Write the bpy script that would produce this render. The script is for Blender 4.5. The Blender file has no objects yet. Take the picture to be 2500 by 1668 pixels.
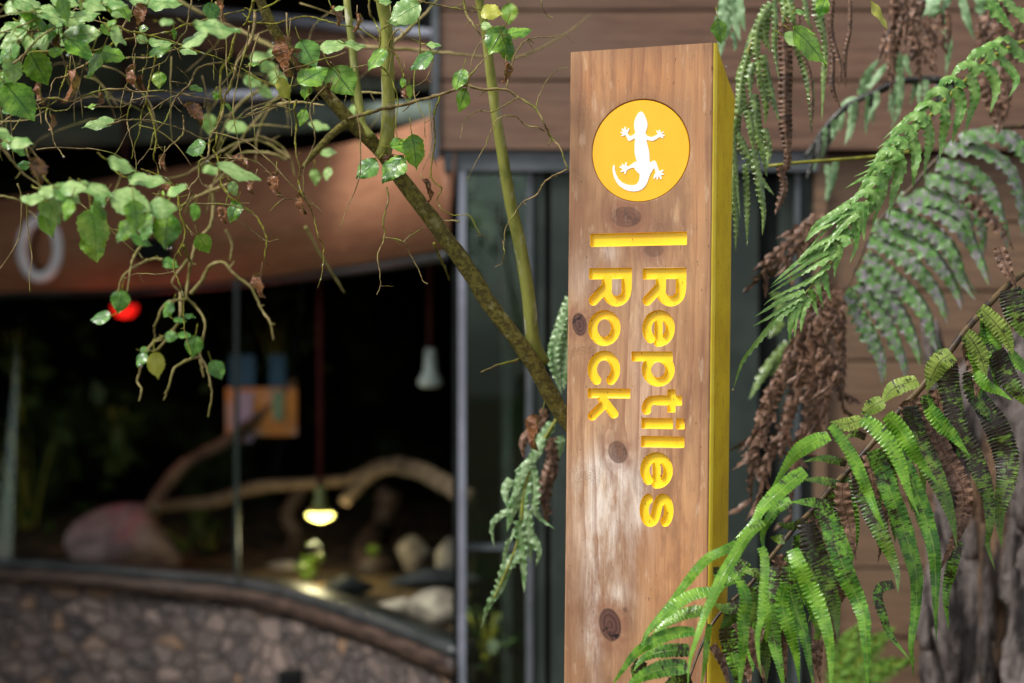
import bpy, math, random
import numpy as np
from mathutils import Vector
sc = bpy.context.scene
COL = sc.collection
# ------------------------------------------------------------------ camera
EYE = 1.6
cam = bpy.data.cameras.new("camera"); co = bpy.data.objects.new("camera", cam); COL.objects.link(co)
co.location = (0, 0, EYE); co.rotation_euler = (math.radians(90), 0, 0)
cam.sensor_width = 36; cam.lens = 60; cam.clip_end = 200; cam.clip_start = 0.05
cam.dof.use_dof = True; cam.dof.focus_distance = 2.36; cam.dof.aperture_fstop = 2.7
sc.camera = co
# ------------------------------------------------------------------ light
SUN_EL, SUN_AZ = 50, -60          # azimuth measured from behind the camera towards its left
w = bpy.data.worlds.new("World"); sc.world = w; w.use_nodes = True
nt = w.node_tree; bg = nt.nodes["Background"]; sky = nt.nodes.new("ShaderNodeTexSky")
sky.sky_type = 'NISHITA'; sky.sun_disc = False; sky.sun_elevation = math.radians(SUN_EL)
sky.sun_rotation = math.radians(180 - SUN_AZ); sky.air_density = 1.0; sky.dust_density = 2.5; sky.ozone_density = 0.6
hs = nt.nodes.new('ShaderNodeHueSaturation'); hs.inputs['Saturation'].default_value = .35     # hazy bright cloud: a paler sky
nt.links.new(sky.outputs[0], hs.inputs['Color']); nt.links.new(hs.outputs[0], bg.inputs[0]); bg.inputs[1].default_value = 0.13
sd = bpy.data.lights.new("sun", 'SUN'); sd.energy = 2.0; sd.angle = math.radians(12); sd.color = (1, .96, .9)
so = bpy.data.objects.new("sun", sd); COL.objects.link(so)
a, e = math.radians(SUN_AZ), math.radians(SUN_EL)
to_sun = Vector((math.sin(a)*math.cos(e), -math.cos(a)*math.cos(e), math.sin(e)))
so.rotation_euler = to_sun.to_track_quat('Z', 'Y').to_euler(); so.location = to_sun*20
sc.view_settings.view_transform = 'Standard'; sc.view_settings.look = 'None'
sc.view_settings.exposure = 0.66; sc.view_settings.gamma = 1.0
sc.cycles.use_denoising = True
sc.cycles.sample_clamp_indirect = 4.0
# ------------------------------------------------------------------ helpers
def lin(c):
    return tuple(((v/255)/12.92 if v <= 10.3 else (((v/255)+.055)/1.055)**2.4) for v in c) + (1,)
K = .6/2500
def P(px, py, d): return Vector(((px-1250)*K*d, d, EYE+(834-py)*K*d))
BL = dict(A=(0, 0, .3316), N=(0, 0, .4894), B=(600, 0, .3826), C=(0, 450, .3827), D=(600, 500, .3826), E=(1750, 0, .3827),
          F=(1750, 500, .3827), G=(1500, 1000, .4261), H=(1050, 950, .4577), K=(1060, 350, .51), S=(0, 0, 1), Z=(0, 0, 1.0638), L=(400, 850, .4146))
def X(b, p, d):
    ox, oy, s = BL[b]; return P(ox+p[0]*s, oy+p[1]*s, d)
def px2m(b, v, d): return v*BL[b][2]*K*d
def catmull(pts, n):
    pts = [np.array(p, float) for p in pts]
    if len(pts) < 3: pts = [pts[0], (pts[0]+pts[-1])/2, pts[-1]]
    q = [2*pts[0]-pts[1]]+pts+[2*pts[-1]-pts[-2]]
    seg = len(pts)-1; out = []
    L = [0]
    for i in range(seg): L.append(L[-1]+np.linalg.norm(pts[i+1]-pts[i]))
    for k in range(n):
        s = L[-1]*k/(n-1); i = min(seg-1, max(0, int(np.searchsorted(L, s, side='right'))-1))
        t = (s-L[i])/max(1e-9, L[i+1]-L[i]); t = min(1, max(0, t))
        p0, p1, p2, p3 = q[i], q[i+1], q[i+2], q[i+3]
        out.append(.5*((2*p1)+(-p0+p2)*t+(2*p0-5*p1+4*p2-p3)*t*t+(-p0+3*p1-3*p2+p3)*t**3))
    return np.array(out), L[-1]
def wloc(o):
    v = Vector((0, 0, 0))
    while o is not None: v = v+o.location; o = o.parent
    return v
class MB:
    def __init__(s): s.v = []; s.f = []; s.uv = []; s.r = []; s.m = []; s.al = []
    def add(s, vs, fs, uvs=None, rnd=0., m=0, al=None):
        o = len(s.v); s.v += [tuple(map(float, p)) for p in vs]
        s.uv += [tuple(map(float, u)) for u in uvs] if uvs is not None else [(0., 0.)]*len(vs)
        s.r += [rnd]*len(vs); s.al += al if al is not None else [.5]*len(vs); s.f += [tuple(i+o for i in f) for f in fs]; s.m += [m]*len(fs)
    def box(s, lo, hi, m=0):
        x0, y0, z0 = lo; x1, y1, z1 = hi
        v = [(x0,y0,z0),(x1,y0,z0),(x1,y1,z0),(x0,y1,z0),(x0,y0,z1),(x1,y0,z1),(x1,y1,z1),(x0,y1,z1)]
        s.add(v, [(0,3,2,1),(4,5,6,7),(0,1,5,4),(1,2,6,5),(2,3,7,6),(3,0,4,7)], m=m)
    def tube(s, pts, radii, sides=7, n=None, bump=0., rng=random, m=0, rnd=0., cap=True):
        P0, L = catmull(pts, n or max(4, int(len(pts)*3)))
        N = len(P0); rr = np.interp(np.linspace(0, 1, N), np.linspace(0, 1, len(radii)), radii)
        vs = []; uv = []; up = np.array([0, 1, .2])
        for i in range(N):
            t = P0[min(N-1, i+1)]-P0[max(0, i-1)]; t = t/(np.linalg.norm(t)+1e-9)
            x = np.cross(t, up); x /= np.linalg.norm(x)+1e-9; y = np.cross(x, t)
            for k in range(sides):
                a = 2*math.pi*k/sides; r = rr[i]*(1+bump*(rng.random()-.5)*2)
                vs.append(P0[i]+r*(math.cos(a)*x+math.sin(a)*y)); uv.append((L*i/(N-1)*100, k/sides))
        fs = [(i*sides+k, i*sides+(k+1) % sides, (i+1)*sides+(k+1) % sides, (i+1)*sides+k) for i in range(N-1) for k in range(sides)]
        if cap: fs += [tuple(range(sides))[::-1], tuple((N-1)*sides+k for k in range(sides))]
        s.add(vs, fs, uv, rnd, m)
    def build(s, name, mats, parent=None, smooth=True, loc=None):
        me = bpy.data.meshes.new(name); off = Vector(loc) if loc is not None else Vector((0, 0, 0))
        me.from_pydata([(p[0]-off.x, p[1]-off.y, p[2]-off.z) for p in s.v] if loc is not None else s.v, [], s.f)
        for m in (mats if isinstance(mats, (list, tuple)) else [mats]): me.materials.append(m)
        uvl = me.uv_layers.new(name="UVMap"); idx = np.empty(len(me.loops), dtype=np.int32); me.loops.foreach_get('vertex_index', idx)
        uvl.data.foreach_set('uv', np.array(s.uv, dtype=np.float32)[idx].ravel())
        at = me.attributes.new('rnd', 'FLOAT', 'POINT'); at.data.foreach_set('value', np.array(s.r, dtype=np.float32)); at = me.attributes.new('along', 'FLOAT', 'POINT'); at.data.foreach_set('value', np.array(s.al, dtype=np.float32))
        me.polygons.foreach_set('material_index', s.m)
        me.polygons.foreach_set('use_smooth', [smooth]*len(me.polygons)); me.update()
        o = bpy.data.objects.new(name, me); COL.objects.link(o)
        if loc is not None: o.location = off
        if parent is not None: o.parent = parent; o.location = o.location - wloc(parent)
        return o
def thing(name, label, cat, loc=(0, 0, 0), group=None):
    o = bpy.data.objects.new(name, None); COL.objects.link(o); o.location = loc; o.empty_display_size = .05
    return tag(o, label, cat, group)
def tag(o, label=None, cat=None, group=None, kind=None):
    if label: o['label'] = label
    if cat: o['category'] = cat
    if group: o['group'] = group
    if kind: o['kind'] = kind
    return o
# ------------------------------------------------------------------ materials
def mat(name, rough=.6, spec=.4, base=(.5, .5, .5, 1)):
    m = bpy.data.materials.new(name); m.use_nodes = True; t = m.node_tree; b = t.nodes["Principled BSDF"]
    b.inputs['Roughness'].default_value = rough; b.inputs['Specular IOR Level'].default_value = spec; b.inputs['Base Color'].default_value = base
    return m, t, b
def N(t, typ, **kw):
    n = t.nodes.new(typ)
    for k, v in kw.items():
        if k in n.inputs: n.inputs[k].default_value = v
        else: setattr(n, k, v)
    return n
def math_(t, op, a, b=None, c=None, clamp=False):
    n = t.nodes.new('ShaderNodeMath'); n.operation = op; n.use_clamp = clamp
    for i, v in enumerate((a, b, c)):
        if v is None: continue
        if hasattr(v, 'links'): t.links.new(v, n.inputs[i])
        else: n.inputs[i].default_value = v
    return n.outputs[0]
def mix(t, f, a, b):
    n = t.nodes.new('ShaderNodeMix'); n.data_type = 'RGBA'
    for i, v in ((0, f), (6, a), (7, b)):
        if hasattr(v, 'links'): t.links.new(v, n.inputs[i])
        else: n.inputs[i].default_value = v
    return n.outputs[2]
def coords(t, kind='Object', scale=(1, 1, 1)):
    tc = t.nodes.new('ShaderNodeTexCoord'); mp = t.nodes.new('ShaderNodeMapping'); mp.inputs['Scale'].default_value = scale
    t.links.new(tc.outputs[kind], mp.inputs[0]); return mp.outputs[0]
def noise(t, vec, scale, detail=4, rough=.55, lo=None, hi=None, dist=0.):
    n = N(t, 'ShaderNodeTexNoise', Scale=scale, Detail=detail, Roughness=rough, Distortion=dist); t.links.new(vec, n.inputs['Vector'])
    if lo is None: return n.outputs['Fac']
    return ramp01(t, n.outputs['Fac'], lo, hi)
def ramp01(t, v, lo, hi, a=0., b=1.):
    m = t.nodes.new('ShaderNodeMapRange'); m.inputs[1].default_value = lo; m.inputs[2].default_value = hi
    m.inputs[3].default_value = a; m.inputs[4].default_value = b; m.interpolation_type = 'SMOOTHSTEP'; t.links.new(v, m.inputs[0]); return m.outputs[0]
def bump(t, b, h, strength=.3, dist=.002):
    n = N(t, 'ShaderNodeBump', Strength=strength, Distance=dist); t.links.new(h, n.inputs['Height']); t.links.new(n.outputs[0], b.inputs['Normal'])
def simple(name, c1, c2, scale=20, rough=.6, spec=.4, lo=.4, hi=.6, bscale=None, bstr=.3, bdist=.003, stretch=(1, 1, 1), c3=None, s3=5, lo3=.5, hi3=.65):
    m, t, b = mat(name, rough, spec); v = coords(t, 'Object', stretch)
    c = mix(t, noise(t, v, scale, 5, .6, lo, hi), lin(c1), lin(c2))
    if c3: c = mix(t, noise(t, v, s3, 4, .6, lo3, hi3), c, lin(c3))
    t.links.new(c, b.inputs['Base Color'])
    if bscale: bump(t, b, noise(t, v, bscale, 5, .6), bstr, bdist)
    return m
def attr(t, name): n = t.nodes.new('ShaderNodeAttribute'); n.attribute_name = name; return n.outputs['Fac']
def leafy(name, dark, light, vein, rough=.32, spec=.5, mott=None, mlo=.5, mhi=.6, side=7., veinamt=.5, freq=1.0, trans=.25, mode='leaf', mscale=90, bstr=.4, age=0.):
    """leaf blade: uv.x runs along the blade (0..1 for leaves, centimetres for fern ribbons), uv.y across it"""
    m, t, b = mat(name, rough, spec)
    tc = t.nodes.new('ShaderNodeTexCoord'); sp = t.nodes.new('ShaderNodeSeparateXYZ'); t.links.new(tc.outputs['UV'], sp.inputs[0])
    ob = coords(t)
    ac = math_(t, 'ABSOLUTE', math_(t, 'MULTIPLY_ADD', sp.outputs[1], 2., -1.))
    w1 = noise(t, ob, 160, 2)
    ph = math_(t, 'ADD', math_(t, 'MULTIPLY', sp.outputs[0], side*freq), math_(t, 'MULTIPLY', ac, -1.1 if mode == 'leaf' else -.35))
    ph = math_(t, 'ADD', ph, math_(t, 'MULTIPLY', w1, .5))
    tri = math_(t, 'ABSOLUTE', math_(t, 'SUBTRACT', math_(t, 'FRACT', ph), .5))
    lat = ramp01(t, tri, .10, .0) if mode == 'leaf' else ramp01(t, tri, .16, .0)
    mid = ramp01(t, ac, .09, .02)
    vv = math_(t, 'MAXIMUM', mid, math_(t, 'MULTIPLY', lat, .6)) if mode == 'leaf' else math_(t, 'MAXIMUM', mid, math_(t, 'MULTIPLY', lat, .35))
    base = mix(t, noise(t, ob, 55, 4, .6, .40, .62), lin(dark), lin(light))
    base = mix(t, math_(t, 'MULTIPLY', attr(t, 'rnd'), .55), base, lin(light))
    c = mix(t, math_(t, 'MULTIPLY', vv, veinamt), base, lin(vein))
    if mott:
        mp = t.nodes.new('ShaderNodeMapping'); mp.inputs['Scale'].default_value = (3.2, .9, 1); t.links.new(tc.outputs['UV'], mp.inputs[0])
        n2 = noise(t, ob, mscale, 5, .7); n3 = noise(t, mp.outputs[0], 1.2, 4, .65)
        mv = math_(t, 'ADD', math_(t, 'MULTIPLY', n2, .55), math_(t, 'MULTIPLY', n3, .45))
        if age: mv = math_(t, 'ADD', mv, math_(t, 'MULTIPLY_ADD', attr(t, 'along'), -age, age*.5)); mv = math_(t, 'ADD', mv, math_(t, 'MULTIPLY_ADD', attr(t, 'rnd'), .08, -.04))
        c = mix(t, ramp01(t, mv, mlo, mhi), c, lin(mott))
    t.links.new(c, b.inputs['Base Color'])
    h = math_(t, 'ADD', math_(t, 'MULTIPLY', vv, -.6), math_(t, 'MULTIPLY', noise(t, ob, 220, 3), .5)); bump(t, b, h, bstr, .0015)
    t.links.new(ramp01(t, noise(t, ob, 130, 3), .35, .7, rough-.1, rough+.2), b.inputs['Roughness'])
    if trans:
        tr = t.nodes.new('ShaderNodeBsdfTranslucent'); t.links.new(mix(t, .5, c, lin((130, 170, 50))), tr.inputs[0]); ms = t.nodes.new('ShaderNodeMixShader'); ms.inputs[0].default_value = trans
        out = t.nodes['Material Output']; t.links.new(b.outputs[0], ms.inputs[1]); t.links.new(tr.outputs[0], ms.inputs[2]); t.links.new(ms.outputs[0], out.inputs[0])
    return m
M = {}
# leaves of the tree
M['leaf'] = leafy('leaf_green', (54, 112, 22), (138, 184, 60), (24, 62, 28), .3, .55, side=6, veinamt=.8)
M['leafpale'] = leafy('leaf_pale', (100, 150, 66), (174, 204, 124), (60, 104, 44), .34, .6, side=6, veinamt=.5)  # paler leaf copy: sky sheen on the blades put into the colour
M['leafdark'] = leafy('leaf_dark', (48, 100, 30), (108, 160, 64), (24, 58, 30), .3, .55, side=6, veinamt=.75)
M['leafyellow'] = leafy('leaf_yellow', (176, 178, 58), (206, 204, 96), (120, 140, 50), .4, .4, side=6, veinamt=.3)
M['leaflime'] = leafy('leaf_lime', (96, 150, 36), (160, 190, 74), (60, 104, 40), .32, .5, side=6, veinamt=.5)
M['withered'] = leafy('leaf_withered', (112, 70, 44), (160, 108, 72), (70, 42, 30), .3, .6, mott=(70, 44, 32), side=6, veinamt=.4, trans=.12, bstr=.8)
# ferns
M['kio'] = leafy('fern_green', (44, 96, 26), (106, 158, 44), (160, 176, 90), .3, .5, mott=(44, 36, 20), mlo=.52, mhi=.58, age=.16, trans=.15, side=3., mode='fern', veinamt=.5)
M['kiobright'] = leafy('fern_bright', (60, 116, 22), (120, 168, 48), (160, 186, 84), .24, .5, mott=(52, 56, 40), mlo=.60, mhi=.66, age=.12, trans=.18, side=3., mode='fern', veinamt=.4)
M['kiodark'] = leafy('fern_mottled', (48, 88, 26), (100, 130, 42), (130, 122, 60), .34, .5, mott=(40, 28, 18), mlo=.485, mhi=.56, age=.17, trans=.1, side=3., mode='fern', veinamt=.5)
M['kiounder'] = leafy('fern_underside', (116, 142, 52), (152, 172, 78), (74, 68, 26), .45, .4, mott=(46, 50, 20), mlo=.53, mhi=.57, side=3., mode='fern', veinamt=.8, trans=.3)
M['kiobrown'] = leafy('fern_withered', (80, 54, 40), (138, 104, 82), (44, 30, 24), .42, .4, mott=(44, 28, 22), mlo=.50, mhi=.62, side=3., mode='fern', veinamt=.4, trans=.05, bstr=.9)
M['tree_f'] = leafy('fern_frond_green', (74, 128, 42), (132, 172, 88), (170, 190, 112), .3, .5, trans=.14, side=4., mode='fern', veinamt=.35)
M['tree_g'] = leafy('fern_frond_grey', (74, 122, 52), (118, 164, 88), (84, 84, 62), .4, .5, mott=(146, 138, 144), mlo=.485, mhi=.54, trans=.1, side=4., mode='fern', veinamt=.4, mscale=60)
M['fern_far'] = leafy('fern_pale', (110, 150, 96), (158, 190, 144), (170, 190, 150), .4, .4, side=4., mode='fern', veinamt=.2)
M['fern_wet'] = leafy('fern_wet', (56, 88, 26), (126, 154, 76), (170, 186, 130), .2, .8, mott=(78, 66, 26), mlo=.52, mhi=.62, trans=.12, side=4., mode='fern', veinamt=.35)
M['fern_pale_wet'] = leafy('fern_pale_wet', (84, 132, 62), (164, 194, 142), (180, 200, 150), .22, .8, mott=(92, 110, 50), mlo=.58, mhi=.66, side=4., mode='fern', veinamt=.3)
M['fern_black'] = leafy('fern_black', (26, 24, 22), (60, 62, 54), (30, 30, 28), .3, .5, side=4., mode='fern', trans=0)
M['stem'] = simple('fern_stem', (92, 74, 44), (44, 32, 24), 40, .4, .4)
M['stemgreen'] = simple('stem_green', (150, 146, 44), (120, 120, 40), 60, .4, .4)
# bark
M['trunk'] = simple('mossy_bark', (116, 108, 50), (84, 76, 38), 130, .85, .2, .42, .58, 260, .8, .004, (1, 1, 1), (138, 130, 88), 60, .58, .68)
M['shoot'] = simple('green_bark', (146, 148, 70), (110, 116, 48), 30, .6, .3, .4, .6, 240, .35, .002, (1, 1, .35), (176, 174, 142), 45, .55, .68)
M['twig'] = simple('twig_bark', (152, 132, 88), (106, 90, 54), 70, .7, .3, .4, .6, 300, .6, .002, (1, 1, 1), (128, 132, 52), 38, .48, .62)
M['twigmoss'] = simple('mossy_twig', (138, 140, 44), (110, 96, 50), 110, .8, .2, .4, .6, 400, .9, .003, (1, 1, 1), (176, 186, 150), 60, .62, .7)
M['twigpale'] = simple('pale_twig', (150, 134, 88), (122, 116, 60), 40, .65, .3)
# building
def planks(name, c1, c2, c3):
    m, t, b = mat(name, .55, .35); v = coords(t, 'Object', (1, 1, 14)); v2 = coords(t)
    c = mix(t, noise(t, v, 5, 6, .65, .35, .65, .3), lin(c1), lin(c2)); c = mix(t, math_(t, 'MULTIPLY', attr(t, 'rnd'), .4), c, lin([v_*.72 for v_ in c2])); c = mix(t, noise(t, v2, 1.4, 3, .6, .45, .7), c, lin(c3))
    t.links.new(c, b.inputs['Base Color']); bump(t, b, noise(t, v, 14, 5, .6), .3, .003); return m
M['plank'] = planks('timber_plank', (128, 98, 78), (98, 72, 58), (116, 92, 76))
M['plank2'] = planks('timber_plank_dry', (134, 106, 82), (104, 80, 62), (120, 98, 78))
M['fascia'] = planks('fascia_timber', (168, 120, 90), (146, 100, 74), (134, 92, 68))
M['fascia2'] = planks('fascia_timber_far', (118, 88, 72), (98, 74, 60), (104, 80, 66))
M['roofgreen'] = simple('dark_green_roof', (116, 128, 118), (98, 110, 102), 6, .5, .3)
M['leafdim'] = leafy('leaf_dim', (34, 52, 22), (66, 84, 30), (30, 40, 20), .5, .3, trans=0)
M['dkgreen'] = simple('dark_green_metal', (54, 62, 56), (44, 52, 48), 6, .55, .25)
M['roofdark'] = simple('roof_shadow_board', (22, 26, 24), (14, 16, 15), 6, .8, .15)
M['metal'] = simple('grey_aluminium', (134, 138, 150), (118, 122, 132), 8, .4, .5)
M['metaldk'] = simple('grey_window_frame', (92, 96, 100), (74, 80, 82), 8, .4, .4)
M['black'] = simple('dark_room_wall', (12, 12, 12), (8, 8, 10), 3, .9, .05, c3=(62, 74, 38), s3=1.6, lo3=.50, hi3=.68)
M['floor'] = simple('enclosure_sand', (120, 98, 72), (78, 66, 52), 9, .9, .1, c3=(60, 56, 50), s3=3)
M['rock'] = simple('pale_rock', (170, 156, 140), (128, 116, 106), 9, .8, .2, .4, .6, 14, .6, .03)
M['rockpink'] = simple('pink_rock', (138, 116, 114), (104, 84, 86), 7, .8, .2, .4, .6, 9, .6, .03, c3=(150, 90, 92), s3=3)
M['rockdark'] = simple('dark_rock', (58, 60, 62), (38, 40, 42), 9, .8, .2, .4, .6, 14, .6, .03)
M['capwood'] = simple('wall_cap_timber', (78, 62, 52), (46, 36, 32), 8, .55, .3, stretch=(1, 1, 8))
M['caprail'] = simple('wall_cap_rail', (58, 62, 62), (44, 48, 48), 8, .4, .4)
M['driftwood'] = simple('driftwood', (112, 92, 74), (84, 68, 54), 12, .8, .2, bscale=20, bstr=.5, bdist=.02)
M['cord'] = simple('red_cord', (92, 40, 40), (74, 30, 32), 8, .6, .2)
M['white'] = simple('white_enamel', (226, 232, 226), (206, 212, 208), 8, .3, .5)
M['signgrey'] = simple('letter_grey', (250, 246, 252), (240, 236, 244), 8, .5, .3)
M['ground'] = simple('leaf_litter_soil', (82, 66, 48), (48, 38, 28), 6, .95, .1, bscale=30, bstr=.7, bdist=.03, c3=(60, 78, 34), s3=2)
def stones():
    m, t, b = mat('rubble_stone', .75, .3); v = coords(t, 'Object', (1, 1, 1.7))
    vo = N(t, 'ShaderNodeTexVoronoi', Scale=9.5, feature='F1'); t.links.new(v, vo.inputs['Vector'])
    ve = N(t, 'ShaderNodeTexVoronoi', Scale=9.5, feature='DISTANCE_TO_EDGE'); t.links.new(v, ve.inputs['Vector'])
    s = t.nodes.new('ShaderNodeSeparateColor'); t.links.new(vo.outputs['Color'], s.inputs[0])
    c = mix(t, s.outputs[0], lin((40, 36, 34)), lin((120, 104, 96))); c = mix(t, ramp01(t, s.outputs[1], .84, .9), c, lin((112, 86, 62)))
    c = mix(t, ramp01(t, s.outputs[2], .7, .75), c, lin((34, 34, 36))); c = mix(t, noise(t, v, 40, 4, .6, .4, .7), c, lin((104, 92, 86)))
    c = mix(t, ramp01(t, ve.outputs[0], .07, .03), c, lin((84, 74, 70))); t.links.new(c, b.inputs['Base Color'])
    h = math_(t, 'ADD', ramp01(t, ve.outputs[0], 0, .1), math_(t, 'MULTIPLY', noise(t, v, 30), .4)); bump(t, b, h, .9, .03); return m
M['stones'] = stones()
def glass():
    m = bpy.data.materials.new('window_glass'); m.use_nodes = True; t = m.node_tree; t.nodes.remove(t.nodes['Principled BSDF'])
    a = t.nodes.new('ShaderNodeBsdfTransparent'); g = t.nodes.new('ShaderNodeBsdfGlossy'); g.inputs['Roughness'].default_value = .02; g.inputs['Color'].default_value = (.75, .95, .85, 1)
    x = t.nodes.new('ShaderNodeMixShader'); x.inputs[0].default_value = .045; a.inputs[0].default_value = (.9, .95, .92, 1)
    t.links.new(a.outputs[0], x.inputs[1]); t.links.new(g.outputs[0], x.inputs[2]); t.links.new(x.outputs[0], t.nodes['Material Output'].inputs[0]); return m
M['glass'] = glass()
def emit(name, c, s):
    m, t, b = mat(name); b.inputs['Base Color'].default_value = lin(c); b.inputs['Emission Color'].default_value = lin(c); b.inputs['Emission Strength'].default_value = s; return m
M['bulb'] = emit('lamp_glow', (255, 236, 120), 6.); M['bulbred'] = emit('red_lamp_glow', (232, 28, 20), .75)
def flat(name, c, rough=.5): m, t, b = mat(name, rough, .4, lin(c)); return m
M['orange'] = simple('notice_orange', (206, 134, 62), (190, 150, 130), 5, .5, .3, .45, .55); M['blue'] = flat('notice_blue', (34, 80, 112))
M['water'] = None
def drop():
    m, t, b = mat('water_drop', .02, .5, (1, 1, 1, 1)); b.inputs['Transmission Weight'].default_value = 1.; b.inputs['IOR'].default_value = 1.33; return m
M['water'] = drop()
M['treefern'] = simple('tree_fern_bark', (122, 112, 108), (40, 38, 38), 16, .9, .1, .40, .60, 40, 1., .04, (1, 1, .2), (116, 92, 72), 8, .56, .66)
# ================================================================== setting
g = MB(); g.add([(-40, -40, 0), (40, -40, 0), (40, 40, 0), (-40, 40, 0)], [(0, 1, 2, 3)]); tag(g.build('ground', M['ground'], smooth=False), kind='structure')
rng = random.Random(7)
# ---------------- timber clad building, right hand side
WD = 4.5; PK = 168.5*K*WD
def zpx(py, d): return EYE+(834-py)*K*d
def xpx(px, d): return (px-1250)*K*d
bl = thing('clad_building', 'brown horizontal plank building with dark green framed windows behind the sign post', 'building', (1.3, WD, 0))
def plank_rows(mb, x0, x1, z0, z1, d, z_ref):
    k0 = math.floor((z0-z_ref)/PK)-1
    for k in range(k0, k0+40):
        a_, b_ = z_ref+k*PK, z_ref+(k+1)*PK
        a_, b_ = max(a_, z0), min(b_, z1)
        if b_-a_ < .01: continue
        g_ = .007; t = .004+rng.random()*.004
        v = [(x0, d, a_), (x1, d, a_), (x1, d, b_-g_), (x0, d, b_-g_), (x0, d+.03, a_), (x1, d+.03, a_), (x1, d+.03, b_-g_), (x0, d+.03, b_-g_)]
        v = [(x, y-t if i < 4 else y, z) for i, (x, y, z) in enumerate(v)]
        mb.add(v, [(0, 1, 2, 3), (3, 2, 6, 7), (0, 4, 5, 1), (1, 5, 6, 2), (0, 3, 7, 4)], None, rng.random(), m=0)
zb = zpx(371, WD)
up = MB(); plank_rows(up, xpx(1066, WD), 4.5, zb, zb+PK*10, WD-.06, zb); up.build('upper_cladding', M['plank'], bl, False)
bk = MB(); bk.box((xpx(1066, WD), WD-.028, zb), (4.5, WD+.3, zb+PK*10)); bk.build('cladding_backing', M['roofdark'], bl, False)
ct = MB(); ct.box((xpx(1060, WD)-.004, WD-.075, zb-.03), (xpx(1074, WD), WD-.055, zb+PK*10)); ct.build('corner_trim', M['metaldk'], bl, False)
lw = MB(); plank_rows(lw, xpx(1990, WD), 4.5, 0, zb-.001, WD, zb); lw.build('lower_cladding', M['plank2'], bl, False)
bk = MB(); bk.box((xpx(1990, WD), WD+.031, 0), (4.5, WD+.3, zb-.002)); bk.build('cladding_backing', M['roofdark'], bl, False)
# corner batten and lintel
lt = MB(); lt.box((xpx(1085, WD), WD-.05, zb-.055), (xpx(1990, WD), WD+.06, zb-.004)); lt.build('lintel', M['metaldk'], bl, False)
bt = MB(); bt.box((xpx(1984, WD), WD-.03, 0), (xpx(2012, WD), WD-.01, zb-.004)); bt.build('corner_board', M['plank2'], bl, False)
# frames of the tall window: (x0,x1,material,depth)
ZT = zb-.057
for nm, x0, x1, mt, y0, y1 in [('door_post', 1120, 1138, 'metal', -.05, .05), ('door_post', 1106, 1119, 'roofdark', -.02, .05), ('window_mullion', 1284, 1300, 'metaldk', -.03, .05),
                               ('window_frame', 1301, 1330, 'dkgreen', -.02, .06), ('window_frame', 1331, 1343, 'roofdark', 0, .06), ('window_frame', 1344, 1392, 'dkgreen', -.03, .06),
                               ('window_frame', 1393, 1560, 'dkgreen', -.01, .06), ('window_frame', 1740, 1850, 'dkgreen', -.01, .06), ('window_frame', 1851, 1900, 'roofdark', .01, .06),
                               ('window_mullion', 1938, 1948, 'metaldk', -.03, .05), ('window_frame', 1901, 1937, 'dkgreen', 0, .06), ('window_frame', 1949, 1983, 'dkgreen', -.01, .06)]:
    b_ = MB(); b_.box((xpx(x0, WD), WD+y0, 0), (xpx(x1, WD), WD+y1, ZT)); b_.build(nm, M[mt], bl, False)
b_ = MB(); b_.box((xpx(1139, WD), WD-.02, zpx(1342, WD)), (xpx(1283, WD), WD+.02, zpx(1328, WD))); b_.build('window_rail', M['metaldk'], bl, False)
b_ = MB(); b_.box((xpx(1139, WD), WD+.0, 0), (xpx(1283, WD), WD+.006, ZT)); b_.build('window_pane', M['glass'], bl, False)
b_ = MB(); b_.box((xpx(1225, WD+.5), WD+.45, 0), (xpx(1252, WD+.5), WD+.5, ZT)); b_.build('inner_mullion', M['dkgreen'], bl, False)
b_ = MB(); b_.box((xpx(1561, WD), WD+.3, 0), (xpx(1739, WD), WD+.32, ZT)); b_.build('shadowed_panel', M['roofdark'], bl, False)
# ---------------- curved shell round the reptile enclosure
def strip(mb, top, bot, thick=.04, n=40, m=0):
    """curved board between two traced edges given as (px,py,depth) at matching stations"""
    T, _ = catmull([P(*p) for p in top], n); B, _ = catmull([P(*p) for p in bot], n)
    vs = []; fs = []
    for i in range(n):
        t, b2 = T[i], B[i]; back = np.array([0, thick, 0]); vs += [t, b2, b2+back, t+back]
    for i in range(n-1):
        o = i*4
        for k in range(4): fs.append((o+k, o+(k+1) % 4, o+4+(k+1) % 4, o+4+k))
    fs += [(0, 3, 2, 1), tuple((n-1)*4+k for k in range(4))]
    mb.add(vs, fs, m=m)
en = thing('reptile_enclosure', 'dark curved exhibit room with glass front, timber fascia and stone base', 'enclosure', (-1, 6, 0))
xs = [-420, 0, 300, 600, 870, 1095]; ds = [7.4, 7.0, 6.6, 6.0, 5.2, 4.44]
def line(vals, off=0., xs_=None): return [(x, y, d+off) for x, y, d in zip(xs_ or xs, vals, ds)]
m_ = MB(); strip(m_, line([505, 484, 432, 385, 345, 262], xs_=[-420, 0, 300, 600, 870, 1120]), line([740, 714, 705, 682, 645, 606])); fas = m_.build('fascia', M['fascia'], en)
m_ = MB(); strip(m_, line([738, 714, 705, 682, 645, 606], .02), line([752, 728, 720, 700, 668, 636], .02)); m_.build('fascia_trim', M['caprail'], en)
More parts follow.
